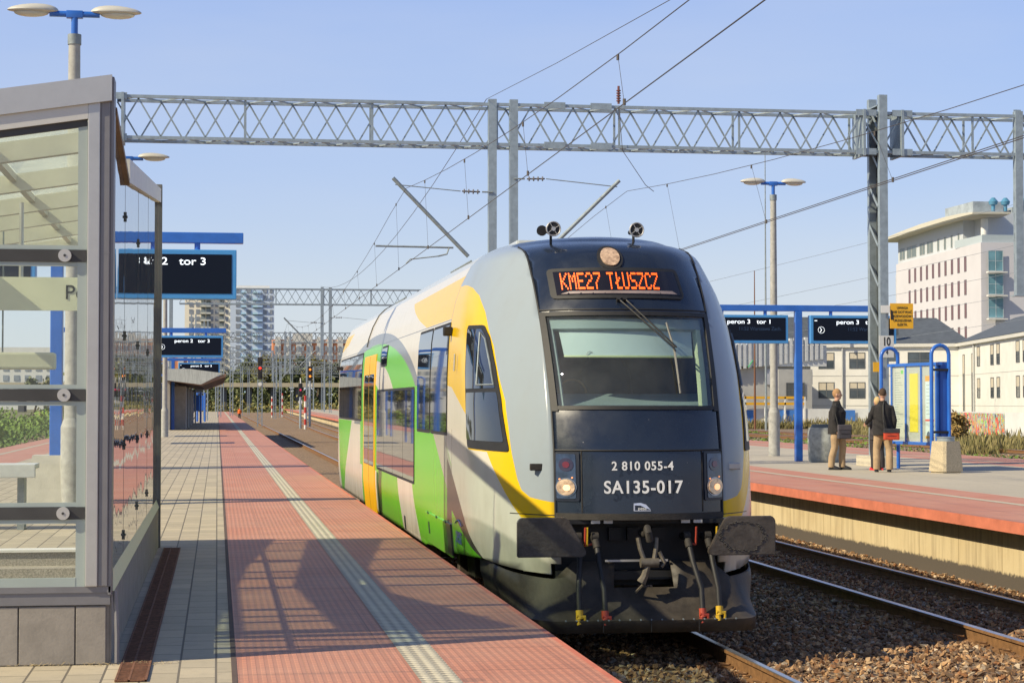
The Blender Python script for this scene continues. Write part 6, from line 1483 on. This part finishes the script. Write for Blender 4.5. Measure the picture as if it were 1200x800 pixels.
for i,(p,q) in enumerate(zip(s1[:-1],s1[1:])):
    P=Vector((*p,0)); Q=Vector((*q,0)); U_=(Q-P).normalized(); N_=Vector((U_.y,-U_.x,0))
    if N_.x>0: N_=-N_
    if i<6: mat=M_graf
    elif i in (12,14): mat=pm('panel_blue',cols[0],.6)
    elif i in (10,16): mat=pm('panel_yellow',cols[1],.6)
    else: continue
    m=MB(); a=P+N_*.17 ; b_=Q+N_*.17; m.add([(a.x,a.y,gz),(b_.x,b_.y,gz),(b_.x,b_.y,.85),(a.x,a.y,.85)],[(0,1,2,3)]); m.build('painted_panel',mat,t)
for i,(p,q) in enumerate(zip(s2[:-1],s2[1:])):
    if i in (1,4,6,7): m=MB(); m.add([(p[0],p[1]-.3,gz),(q[0],q[1]-.3,gz),(q[0],q[1]-.3,.8),(p[0],p[1]-.3,.8)],[(0,1,2,3)]); m.build('painted_panel',pm('panel_blue',cols[0],.6) if i!=7 else pm('panel_yellow',cols[1],.6),t)
t=thing('safety_railing','yellow and white railing in front of the workshop, left of the lamp pole','railing',(54,187,gz))
m=MB()
for z in (1.3,1.9): m.box(49,57,186.5,186.7,z,z+.25)
m.build('rails',M_yel,t); m=MB()
for x in range(49,58,2): m.box(x,x+.15,186.5,186.7,gz,2.1)
m.build('posts',M_white,t)
# slim far masts on the right
for x,y,h,d in ((50.2,180,14,'slim rusty lattice mast in front of the workshop'),(49.,172,24,'very thin tall aerial mast on the horizon right of the lamp')):
    m=MB(); m.tube([(x,y,gz),(x,y,h)],[.12,.04],6); tag(m.build('aerial_mast',M_rust if h<20 else M_gald),d,'mast')
# ---------------- vegetation ----------------
def leafmat(name,a,b_):
    m,g,b=newmat(name,.7); at=g.t.nodes.new('ShaderNodeAttribute'); at.attribute_name='tone'; 
    g.t.links.new(g.mix(g.sep(at.outputs['Color'])[0],a,b_),b.inputs['Base Color']); b.inputs['Subsurface Weight'].default_value=0; return m
def leaves(name,C,r,mat,parent,size,flat=1.,blade=False):
    """C: Nx3 leaf centres; r: tone 0..1"""
    n=len(C); d=RNG.normal(size=(n,3)); d/=np.linalg.norm(d,axis=1)[:,None]; e=np.cross(d,RNG.normal(size=(n,3))); e/=np.linalg.norm(e,axis=1)[:,None]
    
    if blade: d=d*.35+np.array([0,0,1.]); d/=np.linalg.norm(d,axis=1)[:,None]; e=np.cross(d,RNG.normal(size=(n,3))); e/=np.linalg.norm(e,axis=1)[:,None]; e*=.28
    s=size*RNG.uniform(.6,1.3,(n,1)); V=np.stack([C-d*s,C+e*s*.55,C+d*s,C-e*s*.55],1)
    off=Vector((0,0,0)); p=parent
    while p is not None: off+=p.location; p=p.parent
    V=V-np.array(off)
    me=bpy.data.meshes.new(name); me.from_pydata(V.reshape(-1,3).tolist(),[],(np.arange(4)[None]+4*np.arange(n)[:,None]).tolist()); me.update(); me.materials.append(mat)
    at=me.color_attributes.new('tone','FLOAT_COLOR','POINT'); t_=np.clip(r,0,1); c=np.repeat(np.stack([t_,t_,t_,np.ones(n)],1),4,0); at.data.foreach_set('color',c.ravel().astype(np.float32))
    o=bpy.data.objects.new(name,me); COL.objects.link(o); o.parent=parent; return o
def clumps(c,rad,n,k,hs=1.):
    """k clumps in an ellipsoid crown with n leaves"""
    c=np.array(c); rad=np.array(rad); q=RNG.normal(size=(k,3)); q/=np.linalg.norm(q,axis=1)[:,None]; q*=RNG.uniform(.2,.86,(k,1)); q[:,2]=np.abs(q[:,2])*1.2-.35
    cc=c+q*rad; tone=RNG.uniform(0,1,k); idx=RNG.integers(0,k,n); rr=np.clip(RNG.normal(size=(n,3)),-1.7,1.7)*np.array([.14,.14,.10])*rad.mean()*hs
    return cc[idx]+rr, np.clip(tone[idx]*.7+RNG.uniform(0,.45,n)-.05,0,1)
M_lf=leafmat('green_leaves',(.045,.065,.022),(.15,.17,.06)); M_lf2=leafmat('yellowing_leaves',(.08,.09,.03),(.30,.26,.07)); M_lf3=leafmat('bright_green_leaves',(.05,.10,.012),(.16,.26,.03))
M_dry=leafmat('dry_weeds',(.13,.12,.045),(.36,.29,.13)); M_bark=pm('bark',(.09,.07,.05),.9,var=.3)
def tree(x,y,z0,h,w,label,mat,n=2500,k=26,size=.5,group='trees in the distance'):
    t=thing('tree',label,'tree',(x,y,z0),group); m=MB(); m.tube([(x,y,z0),(x+.1*w,y,z0+h*.35),(x,y,z0+h*.7)],[h*.03,h*.022,h*.008],8)
    for i in range(5):
        a=random.uniform(0,6.3); zz=z0+h*random.uniform(.3,.5); m.tube([(x,y,zz),(x+math.cos(a)*w*.35,y+math.sin(a)*w*.35,zz+h*.22)],[h*.014,h*.005],5)
    m.build('trunk',M_bark,t); C,r=clumps((x,y,z0+h*.62),(w/2,w/2,h*.40),n,k); leaves('crown',C,r,mat,t,size); return t
kinds=[('dark green tree',M_lf),('yellowing autumn tree',M_lf2),('grey-green tree',leafmat('grey_green',(.06,.08,.04),(.17,.19,.10)))]
xx=-20
i=0
while xx<75:
    kd=kinds[i%3]; h=random.uniform(16,20) if 5<xx<38 else random.uniform(11,16); y=random.uniform(600,660)
    tree(xx,y,gz,h,random.uniform(9,13),'%s in the far row behind the gantries below the tower'%kd[0],kd[1],4500,60,.42,'%ss in the far row'%kd[0]); xx+=random.uniform(4.,6.); i+=1
for i,x in enumerate(range(-150,-20,7)):
    kd=kinds[i%2]; y=random.uniform(330,420); tree(x+random.uniform(-2,2),y,gz,random.uniform(8,13),random.uniform(7,10),'%s far behind the glass shelter'%kd[0],kd[1],900,18,.5,'%ss behind the shelter'%kd[0])
# far weeds and bushes round the junction
def stuff_leaves(name,label,cat,boxes,n,mat,size):
    Cs=[];rs=[]
    for (x0,x1,y0,y1,h) in boxes:
        k=int(n/len(boxes)); x=RNG.uniform(x0,x1,k); y=RNG.uniform(y0,y1,k); b=np.sin(x*.9+3)*.3+np.sin(x*.37+y*.2)*.4+np.sin(y*.13)*.3+.9
        z=gz+RNG.random(k)**1.3*h*np.clip(b,.25,1.8); Cs.append(np.stack([x,y,z],1)); rs.append(RNG.uniform(0,1,k)*.6+.4*(z-gz)/h)
    o=leaves(name,np.concatenate(Cs),np.concatenate(rs),mat,None,size); return tag(o,label,cat,kind='stuff')
stuff_leaves('woodland_edge','dense dark green woodland mass behind the distant road bridge','woodland',[(-45,25,590,640,8),(25,90,590,640,8)],26000,M_lf,.8)
stuff_leaves('far_scrub','rough yellow-green scrub round the distant junction','scrub',[(-30,-2,330,420,1.6),(16,60,420,520,1.8),(-40,60,500,555,2.6)],9000,M_lf2,.4)
# weeds along the painted wall (several kinds of clump)
def wallweeds():
    Cs=[];rs=[]
    for (P,Q,n,h,dep) in ((Vector((41,92)),Vector((61.5,184)),30000,1.15,6.),(Vector((61.5,184)),Vector((42,184)),10000,1.5,7.)):
        t=RNG.random(n); x=P.x+(Q.x-P.x)*t; y=P.y+(Q.y-P.y)*t; off=RNG.uniform(0,dep,n); nx=-1.; x=x-off*.9; y=y-off*.25
        hh=h*(.35+.65*np.abs(np.sin(t*37)*np.sin(t*11.3+1)))*RNG.uniform(.35,1.15,n)*(1-off/dep*.55); z=gz+RNG.random(n)**.8*hh; Cs.append(np.stack([x,y,z],1)); rs.append(np.clip(.2+.5*np.sin(t*90)**2*RNG.random(n)+.35*RNG.random(n),0,1))
    return np.concatenate(Cs),np.concatenate(rs)
C,r=wallweeds(); h1=len(C)//2
M_weed=leafmat('weed_leaves',(.11,.115,.03),(.34,.27,.115))
# upright stalks
n=len(C); Ls=RNG.uniform(.12,.32,n)
tag(leaves('tall_weeds',C,r,M_weed,None,.26,blade=True),'tall dry grass and weeds along the painted wall','weeds',kind='stuff')
for i,(x,y,hh) in enumerate(((43.2,118,2.6),(40.5,106,2.4))):
    t=thing('bush',('orange-tinged bush standing against the graffiti behind the square bin','smaller orange-tinged bush at the right end of the weeds')[i],'bush',(x,y,gz)); m=MB(); m.tube([(x,y,gz),(x,y,gz+hh*.5)],[.06,.03],6); m.build('stem',M_bark,t); Cc_,rr_=clumps((x,y,gz+hh*.5),(1.8,1.5,hh*.5),2200,22,1.2); leaves('foliage',Cc_,rr_,leafmat('autumn_%d'%i,(.10,.10,.03),(.45,.27,.08)),t,.13)
stuff_leaves('yard_grass','short green tufts between the yard tracks','grass',[(24,37,60,150,.30),(40.6,42,60,160,.2)],9000,M_lf3,.09)
# hedge seen through the shelter glass
def hedge():
    n=26000; x=RNG.uniform(-26,-9.9,n); y=RNG.uniform(34,170,n); z=gz+RNG.random(n)**.55*np.clip(1.15+.55*np.sin(y*.35)+.35*np.sin(x*1.7+y*.11)+.02*(-x-9),.4,2.6)
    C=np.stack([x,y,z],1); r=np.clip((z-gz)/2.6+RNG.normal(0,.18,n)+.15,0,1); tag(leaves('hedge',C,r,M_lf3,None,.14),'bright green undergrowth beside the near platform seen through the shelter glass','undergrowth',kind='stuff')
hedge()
